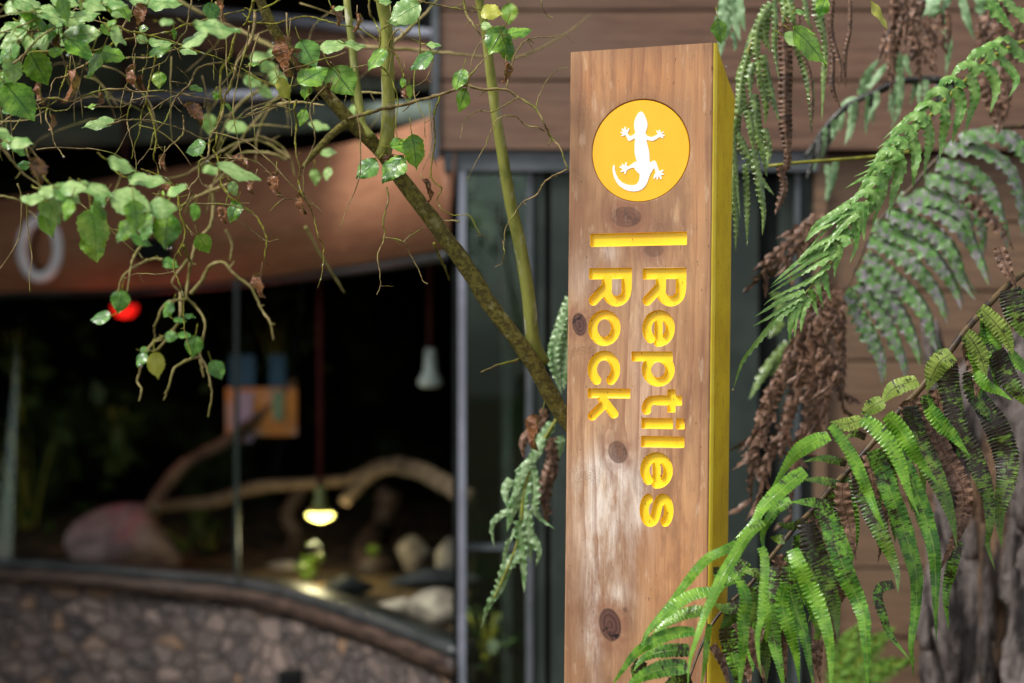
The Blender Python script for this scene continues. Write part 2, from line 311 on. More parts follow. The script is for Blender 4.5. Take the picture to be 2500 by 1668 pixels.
for nm, t_, b2, off, mt in [('roof_board', [300, 272, 262, 256, 250, 246], [420, 366, 352, 332, 310, 300], .16, 'roofgreen'),
                            ('gutter_rail', [205, 224, 226, 224, 222, 220], [240, 256, 254, 248, 244, 240], .05, 'metal'),
                            ('roof_board', [60, 60, 60, 80, 110, 140], [205, 223, 225, 223, 219, 215], .2, 'roofgreen'),
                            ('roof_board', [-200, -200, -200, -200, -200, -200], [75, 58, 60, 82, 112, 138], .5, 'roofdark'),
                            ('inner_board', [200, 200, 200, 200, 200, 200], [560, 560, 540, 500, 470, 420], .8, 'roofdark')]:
    x6 = [-420, 0, 200, 380, 540, 680] if nm == 'gutter_rail' else None; nm = nm.replace('_rail', ''); m_ = MB(); strip(m_, line(t_, off, x6), line(b2, off, x6)); m_.build(nm, M[mt], en)
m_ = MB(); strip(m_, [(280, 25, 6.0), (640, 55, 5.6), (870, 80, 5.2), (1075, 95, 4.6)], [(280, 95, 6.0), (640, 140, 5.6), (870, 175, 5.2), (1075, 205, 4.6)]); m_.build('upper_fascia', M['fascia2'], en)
m_ = MB(); strip(m_, [(280, -5, 5.95), (640, 30, 5.55), (870, 55, 5.15), (1075, 72, 4.55)], [(280, 22, 5.95), (640, 53, 5.55), (870, 78, 5.15), (1075, 93, 4.55)]); m_.build('gutter', M['metal'], en)
# stone base and cap, level top at z=.8
wx = [-300, 0, 300, 596, 851, 1108]; wd = [6.35, 6.25, 6.0, 5.69, 5.09, 4.44]
edge = [(xpx(x, d), d) for x, d in zip(wx, wd)]
def wall_curve(mb, z1, z0, off, n=60, thick=.3):
    C_, _ = catmull([(x, y+off, 0) for x, y in edge], n); vs = []; fs = []
    for c in C_: vs += [(c[0], c[1], z1), (c[0], c[1], z0), (c[0]+.05, c[1]+thick, z0), (c[0]+.05, c[1]+thick, z1)]
    for i in range(n-1):
        for k in range(4): fs.append((i*4+k, i*4+(k+1) % 4, i*4+4+(k+1) % 4, i*4+4+k))
    mb.add(vs, fs+[(0, 3, 2, 1), tuple((n-1)*4+k for k in range(4))])
m_ = MB(); wall_curve(m_, .715, 0, .03, thick=.25)
o = m_.build('stone_wall', M['stones'], en)
m_ = MB(); wall_curve(m_, .768, .718, 0, thick=.34); m_.build('wall_cap', M['capwood'], en)
m_ = MB(); wall_curve(m_, .798, .770, .02, thick=.08); m_.build('cap_rail', M['caprail'], en)
p_ = MB(); q = X('Z', (667, 1500), 4.85); p_.box((q.x-.03, q.y-.03, 0), (q.x+.03, q.y+.03, .66)); p_.build('drain_pipe', M['roofdark'], en, False)
# glass sheets following the curve
m_ = MB(); C_, _ = catmull([(x, y+.06, 0) for x, y in edge], 30)
for i in range(29):
    a_, b2 = C_[i], C_[i+1]; o_ = len(m_.v); m_.add([(a_[0], a_[1], .8), (b2[0], b2[1], .8), (b2[0], b2[1]+.12, 1.98), (a_[0], a_[1]+.12, 1.98)], [(0, 1, 2, 3)])
m_.build('glass_front', M['glass'], en)
g1 = MB(); q = X('Z', (542, 900), 5.72); g1.box((q.x-.007, q.y, .8), (q.x+.007, q.y+.02, 1.81)); g1.build('glass_joint', simple('joint_green', (30, 44, 40), (24, 36, 32), 4, .4, .4), en, False)
# dark room behind
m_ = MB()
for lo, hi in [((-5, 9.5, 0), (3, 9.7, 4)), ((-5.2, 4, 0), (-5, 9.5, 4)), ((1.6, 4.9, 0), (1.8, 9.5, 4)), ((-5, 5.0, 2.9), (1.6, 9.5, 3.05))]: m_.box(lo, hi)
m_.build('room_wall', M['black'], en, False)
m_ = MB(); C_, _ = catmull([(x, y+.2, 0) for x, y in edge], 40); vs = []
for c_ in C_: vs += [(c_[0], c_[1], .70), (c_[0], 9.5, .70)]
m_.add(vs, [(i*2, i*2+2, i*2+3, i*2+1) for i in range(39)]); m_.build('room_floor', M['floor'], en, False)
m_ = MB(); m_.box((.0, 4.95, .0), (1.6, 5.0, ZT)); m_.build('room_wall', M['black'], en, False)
# letter on fascia
def ring(mb, c, ax, ay, nrm, ro, ri, th, n=48):
    vs = []; fs = []
    for k in range(n):
        a_ = 2*math.pi*k/n
        for (r, off) in ((ro, 0), (ro, th), (ri, th), (ri, 0)):
            vs.append(c+ax*math.cos(a_)*r[0]+ay*math.sin(a_)*r[1]+nrm*off)
    for k in range(n):
        for j in range(4): fs.append((k*4+j, ((k+1) % n)*4+j, ((k+1) % n)*4+(j+1) % 4, k*4+(j+1) % 4))
    mb.add(vs, fs)
lo_ = MB(); c = X('Z', (97, 572), 6.86); ring(lo_, c, Vector((.99, -.14, 0)), Vector((0, 0, 1)), Vector((-.1, -1, 0)), (.097, .135), (.057, .094), .03)
tag(lo_.build('sign_letter', M['signgrey'], None, True), 'pale grey letter O mounted on the left end of the curved timber fascia', 'letter')
b_ = MB(); c = P(385, 605, 6.4); b_.box((c.x-.085, c.y-.02, c.z-.045), (c.x+.085, c.y+.12, c.z+.04)); tag(b_.build('junction_box', M['roofdark'], None, False), 'small black box fixed to the timber fascia behind the leaves', 'box')
# rocks
def rock(name, label, c, s, mt, seed, group=None):
    r = random.Random(seed); nu, nv = 20, 12; vs = []; fs = []
    bumps = [(Vector((r.uniform(-1, 1), r.uniform(-1, 1), r.uniform(-1, 1))).normalized(), r.uniform(.55, .95)) for _ in range(14)]
    for i in range(nv+1):
        for j in range(nu):
            th = math.pi*i/nv; ph = 2*math.pi*j/nu; n = Vector((math.sin(th)*math.cos(ph), math.sin(th)*math.sin(ph), math.cos(th))); rad = 1.
            for bn, h in bumps:
                dd = n.dot(bn)
                if dd*rad > h: rad = h/dd
            vs.append((c[0]+n.x*rad*s[0], c[1]+n.y*rad*s[1], c[2]+n.z*rad*s[2]))
    for i in range(nv):
        for j in range(nu): fs.append((i*nu+j, (i+1)*nu+j, (i+1)*nu+(j+1) % nu, i*nu+(j+1) % nu))
    m_ = MB(); m_.add(vs, fs); return tag(m_.build(name, M[mt], None, True), label, 'rock', group)
def rk(px, py, d, wpx, hpx, mt, label, seed):
    c = X('Z', (px, py), d); s = K*d*1.0638; rock('rock', label, c, (wpx*.5*s, wpx*.5*s*.8, hpx*.5*s), mt, seed, 'rocks inside the exhibit')
rk(292, 1248, 6.6, 290, 190, 'rockpink', 'big pinkish boulder under the red lamp at the exhibit wall', 3)
rk(956, 1272, 6.6, 100, 90, 'rock', 'pale upright stone left of the slimmer one by the metal post', 5)
rk(1030, 1275, 6.2, 90, 90, 'rock', 'pale stone partly hidden by the aluminium door post', 6)
rk(650, 1315, 6.8, 110, 70, 'rock', 'grey rounded stone behind the curved wall cap, left of the green sprout', 8)
rk(1000, 1330, 5.6, 230, 50, 'rockdark', 'long black slab lying beneath the two pale stones', 9)
rk(1010, 1395, 5.2, 170, 90, 'rock', 'broad sandy stone low beside the metal post', 10)
rk(900, 1405, 5.5, 120, 80, 'rock', 'light grey stone left of the broad sandy stone', 12)
rk(800, 1350, 6.0, 130, 60, 'rockdark', 'dark low stone in front of the glowing lamp', 14)
# driftwood
def limb(lst, d, wz, name='dead_branch', label='', mt='driftwood', b='Z'):
    m_ = MB(); pts = [X(b, (x, y), dd) for x, y, dd in lst]; m_.tube(pts, [px2m(b, v, d)/2 for v in wz], 9, 26, .12, rng)
    return tag(m_.build(name, M[mt]), label, 'branch', 'driftwood branches in the exhibit')
limb([(345, 1180, 6.6), (380, 1120, 6.7), (430, 1065, 6.8), (520, 1015, 6.9), (600, 950, 7), (680, 870, 7)], 6.7, [40, 36, 32, 26, 16], label='bare branch rising from the pink boulder towards the orange notice')
limb([(350, 1165, 6.5), (420, 1158, 6.6), (500, 1150, 6.6), (580, 1120, 6.6), (700, 1110, 6.6), (800, 1100, 6.6), (880, 1060, 6.6)], 6.6, [26, 30, 30, 26, 24], label='long level branch running from the boulder past the lamp')
limb([(790, 1150, 6.3), (850, 1090, 6.2), (900, 1068, 6.1), (960, 1080, 5.9), (1010, 1105, 5.7), (1045, 1125, 5.6), (1078, 1145, 5.5)], 6, [30, 38, 44, 42, 40], label='thick pale branch arching above the pale stones')
limb([(640, 1330, 7.4), (680, 1240, 7.3), (660, 1180, 7.3), (700, 1120, 7.3)], 7.3, [60, 46, 36, 30], label='crooked brown stump left of the glowing lamp')
limb([(900, 1120, 7.0), (880, 1200, 7), (850, 1260, 6.8), (860, 1320, 6.6)], 6.8, [70, 60, 80, 100], label='dark brown root hanging behind the arching branch', mt='capwood')
# notice
nb = thing('notice', 'orange framed notice with blue tabs above, hanging inside the exhibit', 'notice', X('Z', (600, 945), 7.0))
m_ = MB(); a_, b2 = X('Z', (519, 1000), 7.0), X('Z', (682, 890), 7.0); m_.box((a_.x, 6.99, a_.z), (b2.x, 7.01, b2.z)); m_.build('panel', M['orange'], nb, False)
for x0, x1 in ((528, 585), (618, 655)):
    m_ = MB(); a_, b2 = X('Z', (x0, 886), 7.0), X('Z', (x1, 815), 7.0); m_.box((a_.x, 6.995, a_.z), (b2.x, 7.005, b2.z)); m_.build('blue_tab', M['blue'], nb, False)
m_ = MB(); a_, b2 = X('Z', (535, 1015), 6.98), X('Z', (580, 900), 6.98); m_.box((a_.x, 6.975, a_.z), (b2.x, 6.985, b2.z)); m_.build('picture', flat('notice_lilac', (170, 150, 176)), nb, False)
m_ = MB(); a_, b2 = X('Z', (626, 965), 6.98), X('Z', (650, 900), 6.98); m_.box((a_.x, 6.975, a_.z), (b2.x, 6.985, b2.z)); m_.build('picture', flat('notice_sage', (120, 150, 120)), nb, False)
# lamps
def lathe(mb, c, prof, n=28, m=0):
    vs = [(c.x+r*math.cos(2*math.pi*k/n), c.y+r*math.sin(2*math.pi*k/n), c.z+z) for r, z in prof for k in range(n)]
    fs = [(i*n+k, i*n+(k+1) % n, (i+1)*n+(k+1) % n, (i+1)*n+k) for i in range(len(prof)-1) for k in range(n)]; mb.add(vs, fs, m=m)
def lamp(px, py, d, kind, label, cordw=24):
    c = X('Z', (px, py), d); s = K*d*1.0638; t = thing('pendant_lamp', label, 'lamp', c, 'lamps hanging in the exhibit'); r = cordw*s/2*.6
    m_ = MB(); m_.tube([c+Vector((0, 0, 50*s)), Vector((c.x, c.y, 2.9))], [r, r], 8, 3); m_.build('cord', M['cord'], t)
    m_ = MB()
    if kind == 'glow':
        lathe(m_, c, [(6*s, 66*s), (12*s, 55*s), (14*s, 30*s), (20*s, 14*s), (31*s, 5*s), (32*s, 3*s), (28*s, 5*s), (10*s, 14*s)]); shd = m_.build('shade', flat('lamp_shade', (120, 124, 70), .3), t)
        m_ = MB(); lathe(m_, c+Vector((0, 0, -6*s)), [(0.1*s, 14*s), (22*s, 10*s), (32*s, 3*s), (28*s, -5*s), (15*s, -11*s), (.1*s, -15*s)]); m_.build('bulb', M['bulb'], shd)
        pd = bpy.data.lights.new('lamp_light', 'POINT'); pd.energy = 2.2; pd.color = (1, .85, .5); pd.shadow_soft_size = .04; po = bpy.data.objects.new('lamp_light', pd); COL.objects.link(po); po.parent = t; po.location = (0, -.03, -.09)
    elif kind == 'white':
        lathe(m_, c, [(.1*s, 46*s), (13*s, 46*s), (15*s, 20*s), (16*s, 0), (20*s, -14*s), (28*s, -26*s), (29*s, -38*s), (20*s, -44*s), (.1*s, -45*s)]); m_.build('shade', M['white'], t)
    else:
        lathe(m_, c, [(8*s, 60*s), (20*s, 40*s), (27*s, 14*s), (29*s, 8*s)]); shd = m_.build('shade', M['rockdark'], t)
        m_ = MB(); lathe(m_, c, [(.1*s, 20*s), (24*s, 15*s), (30*s, 4*s), (27*s, -9*s), (16*s, -19*s), (.1*s, -22*s)]); m_.build('bulb', M['bulbred'], shd)
        pd = bpy.data.lights.new('lamp_light', 'POINT'); pd.energy = 1.0; pd.color = (1, .12, .1); pd.shadow_soft_size = .04; po = bpy.data.objects.new('lamp_light', pd); COL.objects.link(po); po.parent = t; po.location = (0, -.0, -.2)
lamp(735, 1178, 6.3, 'glow', 'glowing yellow lamp with a shallow shade hanging over the stones', 26)
lamp(988, 845, 5.9, 'white', 'unlit white flared lamp on a dark red cord', 26)
lamp(286, 708, 6.7, 'red', 'glowing red heat lamp below the timber fascia', 20)
t = thing('hanging_cord', 'dark red lamp cord without its lamp, hanging behind the narrow window by the door post', 'rope', X('Z', (1157, 800), 5.2)); m_ = MB(); q = X('Z', (1157, 795), 5.2); m_.tube([q, Vector((q.x, q.y, 2.6))], [.012]*2, 8, 3); m_.build('strand', M['cord'], t)  # lone lamp cord, seen as a reflection, built as a solid cord
# plants deep in the exhibit
def leafball(name, label, c, size, n, L, mt, seed, group=None):
    r = random.Random(seed); mb = MB()
    for i in range(n):
        v = Vector((r.gauss(0, .5)*size[0], r.gauss(0, .5)*size[1], r.gauss(0, .5)*size[2])); p = c+v; d_ = Vector((r.uniform(-1, 1), r.uniform(-1, .3), r.uniform(-1, .5))).normalized()
        s_ = d_.cross(Vector((r.uniform(-1, 1), r.uniform(-1, 1), .8))).normalized(); l = L*r.uniform(.6, 1.2)
        mb.add([p, p+d_*l*.5+s_*l*.28, p+d_*l, p+d_*l*.5-s_*l*.28], [(0, 1, 2, 3)], [(0, .5), (.5, 1), (1, .5), (.5, 0)], r.random())
    for i in range(6):
        q = c+Vector((r.gauss(0, .3)*size[0], r.gauss(0, .3)*size[1], 0)); mb.tube([Vector((c.x, c.y, c.z-size[2])), (q+c)/2, q+Vector((0, 0, size[2]*.5))], [.008, .004], 5, 6, m=1)
    return tag(mb.build(name, [M[mt], M['stemgreen']]), label, 'plant', group)
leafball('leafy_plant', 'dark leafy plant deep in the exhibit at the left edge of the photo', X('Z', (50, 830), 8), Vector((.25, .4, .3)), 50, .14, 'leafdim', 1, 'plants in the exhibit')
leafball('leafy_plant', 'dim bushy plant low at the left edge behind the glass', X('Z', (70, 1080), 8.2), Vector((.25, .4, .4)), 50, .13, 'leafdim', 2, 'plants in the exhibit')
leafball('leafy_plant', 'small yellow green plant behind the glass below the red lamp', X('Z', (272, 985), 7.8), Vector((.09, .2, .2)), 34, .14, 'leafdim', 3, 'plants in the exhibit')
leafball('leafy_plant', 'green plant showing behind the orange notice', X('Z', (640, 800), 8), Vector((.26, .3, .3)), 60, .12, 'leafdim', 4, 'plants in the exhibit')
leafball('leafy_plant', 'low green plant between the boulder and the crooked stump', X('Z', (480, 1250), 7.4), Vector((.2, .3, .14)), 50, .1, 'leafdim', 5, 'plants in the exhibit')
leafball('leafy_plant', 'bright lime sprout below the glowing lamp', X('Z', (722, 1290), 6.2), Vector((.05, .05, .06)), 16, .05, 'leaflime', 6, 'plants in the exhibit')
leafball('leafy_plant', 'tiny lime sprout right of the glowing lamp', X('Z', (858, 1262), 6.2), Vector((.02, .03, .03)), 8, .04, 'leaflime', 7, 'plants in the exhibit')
leafball('leafy_plant', 'pale foliage reflected in the narrow window, built as leaves behind the glass', X('K', (270, 200), 5.6), Vector((.14, .2, .2)), 60, .14, 'leafpale', 8, 'plants in the exhibit')  # window reflection of foliage, built as a solid plant behind the pane
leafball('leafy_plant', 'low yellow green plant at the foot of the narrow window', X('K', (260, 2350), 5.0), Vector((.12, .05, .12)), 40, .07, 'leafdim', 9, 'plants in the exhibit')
# ================================================================== sign post
LX, LY, RX, RY = .0787, 2.428, .2730, 2.350
W_ = math.hypot(RX-LX, RY-LY); fx, fy = (RX-LX)/W_, (RY-LY)/W_; ZTOP = 2.0116; LEAN = .0105
NRM = Vector((fy, -fx, 0))        # out of the face, towards the viewer
def F3(u, z, out=0.): return Vector((LX+fx*u+LEAN*(z-EYE)+NRM.x*out, LY+fy*u+NRM.y*out, z))
def px2f(px, py):
    k = (px-1250)*K; z = EYE
    for _ in range(6):
        u = (k*LY-LX-LEAN*(z-EYE))/(fx-k*fy); z = EYE+(834-py)*K*(LY+fy*u)
    return u, z
post = thing('sign_post', 'tall timber post with carved yellow lettering, yellow painted side and gecko disc', 'sign', F3(W_/2, 0)+Vector((.03, .05, 0)))
CAP = 106*K*2.39/fx*.94      # capital height in metres
# strokes: every glyph lives in (t, h): t = reading direction (down the post), h = height of the letter (to the right)
def arc(ct, ch, rt, rh, a0, a1, n=26): return [(ct+rt*math.cos(math.radians(a0+(a1-a0)*i/n)), ch+rh*math.sin(math.radians(a0+(a1-a0)*i/n))) for i in range(n+1)]
S = .118
def seg(*p): return ('p', list(p))
GL = {
 'R': ([('b', S, .5, S, .5), ('b', .30, .88, .18, S), ('b', .30, .42, .18, S)], [arc(.47, .65, .23, .23, -90, 90), [(.40, .40), (.68, .11)]]),
 'e': ([('b', .42, .37, .33, .095)], [arc(.42, .37, .31, .27, 0, 318)]),
 'p': ([('b', S, .225, S, .475)], [arc(.43, .37, .29, .27, 0, 360)]),
 't': ([('b', .26, .62, S, .30), ('b', .27, .68, .27, .095)], [[(.26, .45), (.26, .25)] + arc(.46, .27, .20, .16, 180, 280)]),
 'i': ([('b', S, .365, S, .365), ('b', S, .90, S, .10)], []),
 'l': ([('b', S, .5, S, .5)], []),
 's': ([], [arc(.36, .535, .235, .13, 20, 180)[:-4] + arc(.36, .535, .235, .135, 180, 235, 8) + [(.36, .385)] + arc(.36, .235, .235, .14, 60, -160, 30)]),
 'o': ([], [arc(.43, .37, .32, .27, 0, 360)]),
 'c': ([], [arc(.43, .37, .31, .27, 38, 322)]),
 'k': ([('b', S, .5, S, .5)], [[(.22, .33), (.60, .62)], [(.34, .42), (.66, .11)]]),
}
def glyph_sdf(g, T, H, s=.108):
    d = np.full(T.shape, 9.)
    for _, ct, ch, ht, hh in g[0]:
        r = .035; qx = np.abs(T-ct)-ht+r; qy = np.abs(H-ch)-hh+r
        d = np.minimum(d, np.hypot(np.maximum(qx, 0), np.maximum(qy, 0))+np.minimum(np.maximum(qx, qy), 0)-r)
    for pl in g[1]:
        for (x0, y0), (x1, y1) in zip(pl[:-1], pl[1:]):
            dx, dy = x1-x0, y1-y0; L2 = dx*dx+dy*dy+1e-12; k = np.clip(((T-x0)*dx+(H-y0)*dy)/L2, 0, 1)
            d = np.minimum(d, np.hypot(T-x0-k*dx, H-y0-k*dy)-s)
    return d
# placement: letter, src x of baseline, src x of cap line, src y start, src y end, glyph width
LET = [('R', 1569, 1676, 655, 748, .80), ('e', 1569, 1675, 757, 845, .82), ('p', 1568, 1675, 858, 945, .84), ('t', 1567, 1674, 950, 1007, .55), ('i', 1566, 1672, 1020, 1047, .24),
       ('l', 1565, 1671, 1064, 1092, .24), ('e', 1564, 1670, 1103, 1190, .82), ('s', 1563, 1669, 1201, 1290, .74),
       ('R', 1438, 1543, 655, 748, .80), ('o', 1437, 1542, 757, 845, .86), ('c', 1436, 1541, 855, 935, .74), ('k', 1435, 1539, 948, 1028, .78)]
ST = .00085; nu = int(W_/ST); z0g = .93; nz = int((ZTOP-z0g)/ST)
U, Z = np.meshgrid(np.linspace(0, W_, nu+1), np.linspace(z0g, ZTOP, nz+1))
SD = np.full(U.shape, 1.); ID = np.zeros(U.shape, int)
for i, (ch, xb, xc, ya, yb, gw) in enumerate(LET):
    u0, za = px2f(xb, ya); u1, _ = px2f(xc, ya); _, zb2 = px2f(xb, yb); cap = u1-u0; st = (za-zb2)/gw
    msk = (Z < za+.012) & (Z > zb2-.012) & (U > u0-.3*cap) & (U < u1+.2*cap)
    T = (za-Z[msk])/st; H = (U[msk]-u0)/cap
    d = glyph_sdf(GL[ch], T*st/cap, H)*cap if False else glyph_sdf(GL[ch], T, H)*(cap+st)/2
    cur = SD[msk]; better = d < cur; cur[better] = d[better]; SD[msk] = cur
    idm = ID[msk]; idm[better & (d < .02)] = i+1; ID[msk] = idm
# bar
ua, za = px2f(1441, 571); ub, zb2 = px2f(1677, 598)
q1 = np.abs(U-(ua+ub)/2)-(ub-ua)/2+.002; q2 = np.abs(Z-(za+zb2)/2)-(za-zb2)/2+.002
d = np.hypot(np.maximum(q1, 0), np.maximum(q2, 0))+np.minimum(np.maximum(q1, q2), 0)-.002
b_ = d < SD; SD = np.where(b_, d, SD); ID = np.where(b_ & (d < .02), 99, ID)
# disc recess
cu, cz = px2f(1563.5, 368); RD = .0722
dd = np.hypot(U-cu, Z-cz)-RD
b_ = dd < SD; ID = np.where(b_ & (dd < .01), 100, ID); SDD = dd; SDL = SD; SD = np.minimum(SD, dd)
gz, gu = np.gradient(SD, Z[1, 0]-Z[0, 0], U[0, 1]-U[0, 0])
near = (np.abs(SD) < ST*.55) & (U > .003) & (U < W_-.003)
gn = gu**2+gz**2+1e-9
U2 = np.where(near, U-SD*gu/gn, U); Z2 = np.where(near, Z-SD*gz/gn, Z); SDs = np.where(near, 0., SD)
ins = np.clip(-SDs/.0014, 0, 1); dep = -.0052*(1-(1-ins)**1.5)
dep = np.where(ID == 100, -.006*np.clip(-SDs/.0006, 0, 1), dep)
rr = np.random.RandomState(3)
# wood figure and painted sheen fields -------------------------------------------------------
def kn(px, py, rx, ry): u, z = px2f(px*1.0638, py*1.0638); return u, z, rx*1.0638*K*2.39/fx, ry*1.0638*K*2.39
KN = [kn(1330, 745, 17, 27)+(1.,), kn(1418, 1038, 22, 26)+(.8,), kn(1400, 1434, 25, 38)+(1.,), kn(1437, 498, 34, 24)+(.55,), kn(1500, 574, 22, 16)+(.5,), kn(1512, 545, 9, 8)+(.5,), kn(1435, 1400, 5, 6)+(.7,)]
xx = U*1.0; wob = (.008*np.sin(Z*5.1+1)+.003*np.sin(Z*13+U*20)+.0012*np.sin(Z*37+U*50))*(1.4-U/W_)
ring = xx+wob; knot = np.zeros(U.shape); kr = np.zeros(U.shape); halo = np.zeros(U.shape)
for (ku, kz, ra, rb, s_) in KN:
    a_ = .35; rx_ = (U-ku)+(Z-kz)*.12; rz_ = (Z-kz); r = np.hypot(rx_/ra, rz_/(rb*1.0)); ro = np.hypot(rx_/ra, rz_/(rb*1.9))
    ring = ring-np.where(ro > 1, rx_/np.maximum(ro, 1)**2, rx_)*1.0
    k_ = np.clip((1.06-r)/.14, 0, 1)*s_; knot = np.maximum(knot, k_); kr = np.where(k_ > 0, r, kr); halo = np.maximum(halo, s_*np.exp(-((r-1.3)/.55)**2))
def blob(px, py, sx, sy):
    u, z = px2f(px*1.0638, py*1.0638); return np.exp(-((U-u)/(sx*K*2.5))**2-((Z-z)/(sy*K*2.5))**2)
pale = 1.0*blob(1385, 1150, 56, 110)+.8*blob(1400, 1090, 70, 40)+.7*blob(1470, 1150, 18, 80)+.7*blob(1362, 1290, 22, 150)+.35*blob(1400, 1250, 90, 160)+.8*blob(1400, 1365, 40, 25)+.6*blob(1365, 1470, 34, 60)+.6*blob(1395, 580, 26, 20)+.45*blob(1420, 650, 30, 40)+.35*blob(1370, 1560, 14, 60)+.35*blob(1340, 640, 40, 60)+.3*blob(1480, 860, 40, 240)  # pale: whitish sapwood plus glossy sheen painted into the wood colour
warm = .8*blob(1470, 180, 140, 60)+.6*blob(1350, 200, 20, 80)+.7*blob(1560, 1350, 80, 200)+.5*blob(1500, 1000, 60, 300)+.4*blob(1600, 400, 20, 300)
purp = 1.0*blob(1440, 498, 60, 40)+.9*blob(1490, 575, 50, 34)+.5*blob(1540, 520, 50, 20)+.4*blob(1330, 200, 30, 60)+.4*blob(1345, 850, 60, 60)+.35*blob(1450, 1230, 50, 100)+.3*blob(1330, 500, 30, 100)
rough = .9*blob(1335, 800, 40, 14)+.8*blob(1510, 525, 24, 34)+.6*blob(1370, 560, 40, 26)+.5*blob(1340, 240, 26, 60)+.8*blob(1345, 1090, 50, 30)+.8*blob(1440, 1420, 14, 40)+.6*blob(1360, 1420, 24, 60)+.5*blob(1550, 620, 60, 20)
dep = dep+np.where(SDs > 0, (rr.rand(*U.shape)-.5)*.0005*np.clip(rough, 0, 1), 0)
# build face parts
vid = np.arange((nz+1)*(nu+1)).reshape(nz+1, nu+1)
Q = np.stack([vid[:-1, :-1], vid[:-1, 1:], vid[1:, 1:], vid[1:, :-1]], -1).reshape(-1, 4)
sc_ = (SDs.ravel()[Q]).mean(1); idc = ID.ravel()[Q].max(1)
bev = np.clip(1-np.minimum(U, W_-U)/.0025, 0, 1)**2*-.0018
dep = dep+bev
PX = LX+fx*U2+LEAN*(Z2-EYE)+NRM.x*dep; PY = LY+fy*U2+NRM.y*dep
V = np.stack([PX, PY, Z2], -1).reshape(-1, 3)
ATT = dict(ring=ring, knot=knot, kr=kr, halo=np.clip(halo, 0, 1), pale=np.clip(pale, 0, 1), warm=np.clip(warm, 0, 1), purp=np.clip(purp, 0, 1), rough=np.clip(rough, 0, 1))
def face_obj(name, sel, mt, attrs=False):
    q = Q[sel]; used, inv = np.unique(q.ravel(), return_inverse=True); me = bpy.data.meshes.new(name)
    n = len(used); me.vertices.add(n); me.vertices.foreach_set('co', (V[used]-np.array(post.location)).ravel())
    nf = len(q); me.loops.add(nf*4); me.loops.foreach_set('vertex_index', inv.astype(np.int32)); me.polygons.add(nf)
    me.polygons.foreach_set('loop_start', np.arange(0, nf*4, 4, dtype=np.int32)); me.polygons.foreach_set('loop_total', np.full(nf, 4, dtype=np.int32))
    me.update(calc_edges=True); me.polygons.foreach_set('use_smooth', [attrs]*nf); me.materials.append(mt); me.validate()
    if attrs:
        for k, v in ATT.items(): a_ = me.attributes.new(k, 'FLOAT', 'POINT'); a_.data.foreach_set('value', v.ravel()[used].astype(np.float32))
    o = bpy.data.objects.new(name, me); COL.objects.link(o); o.parent = post; return o
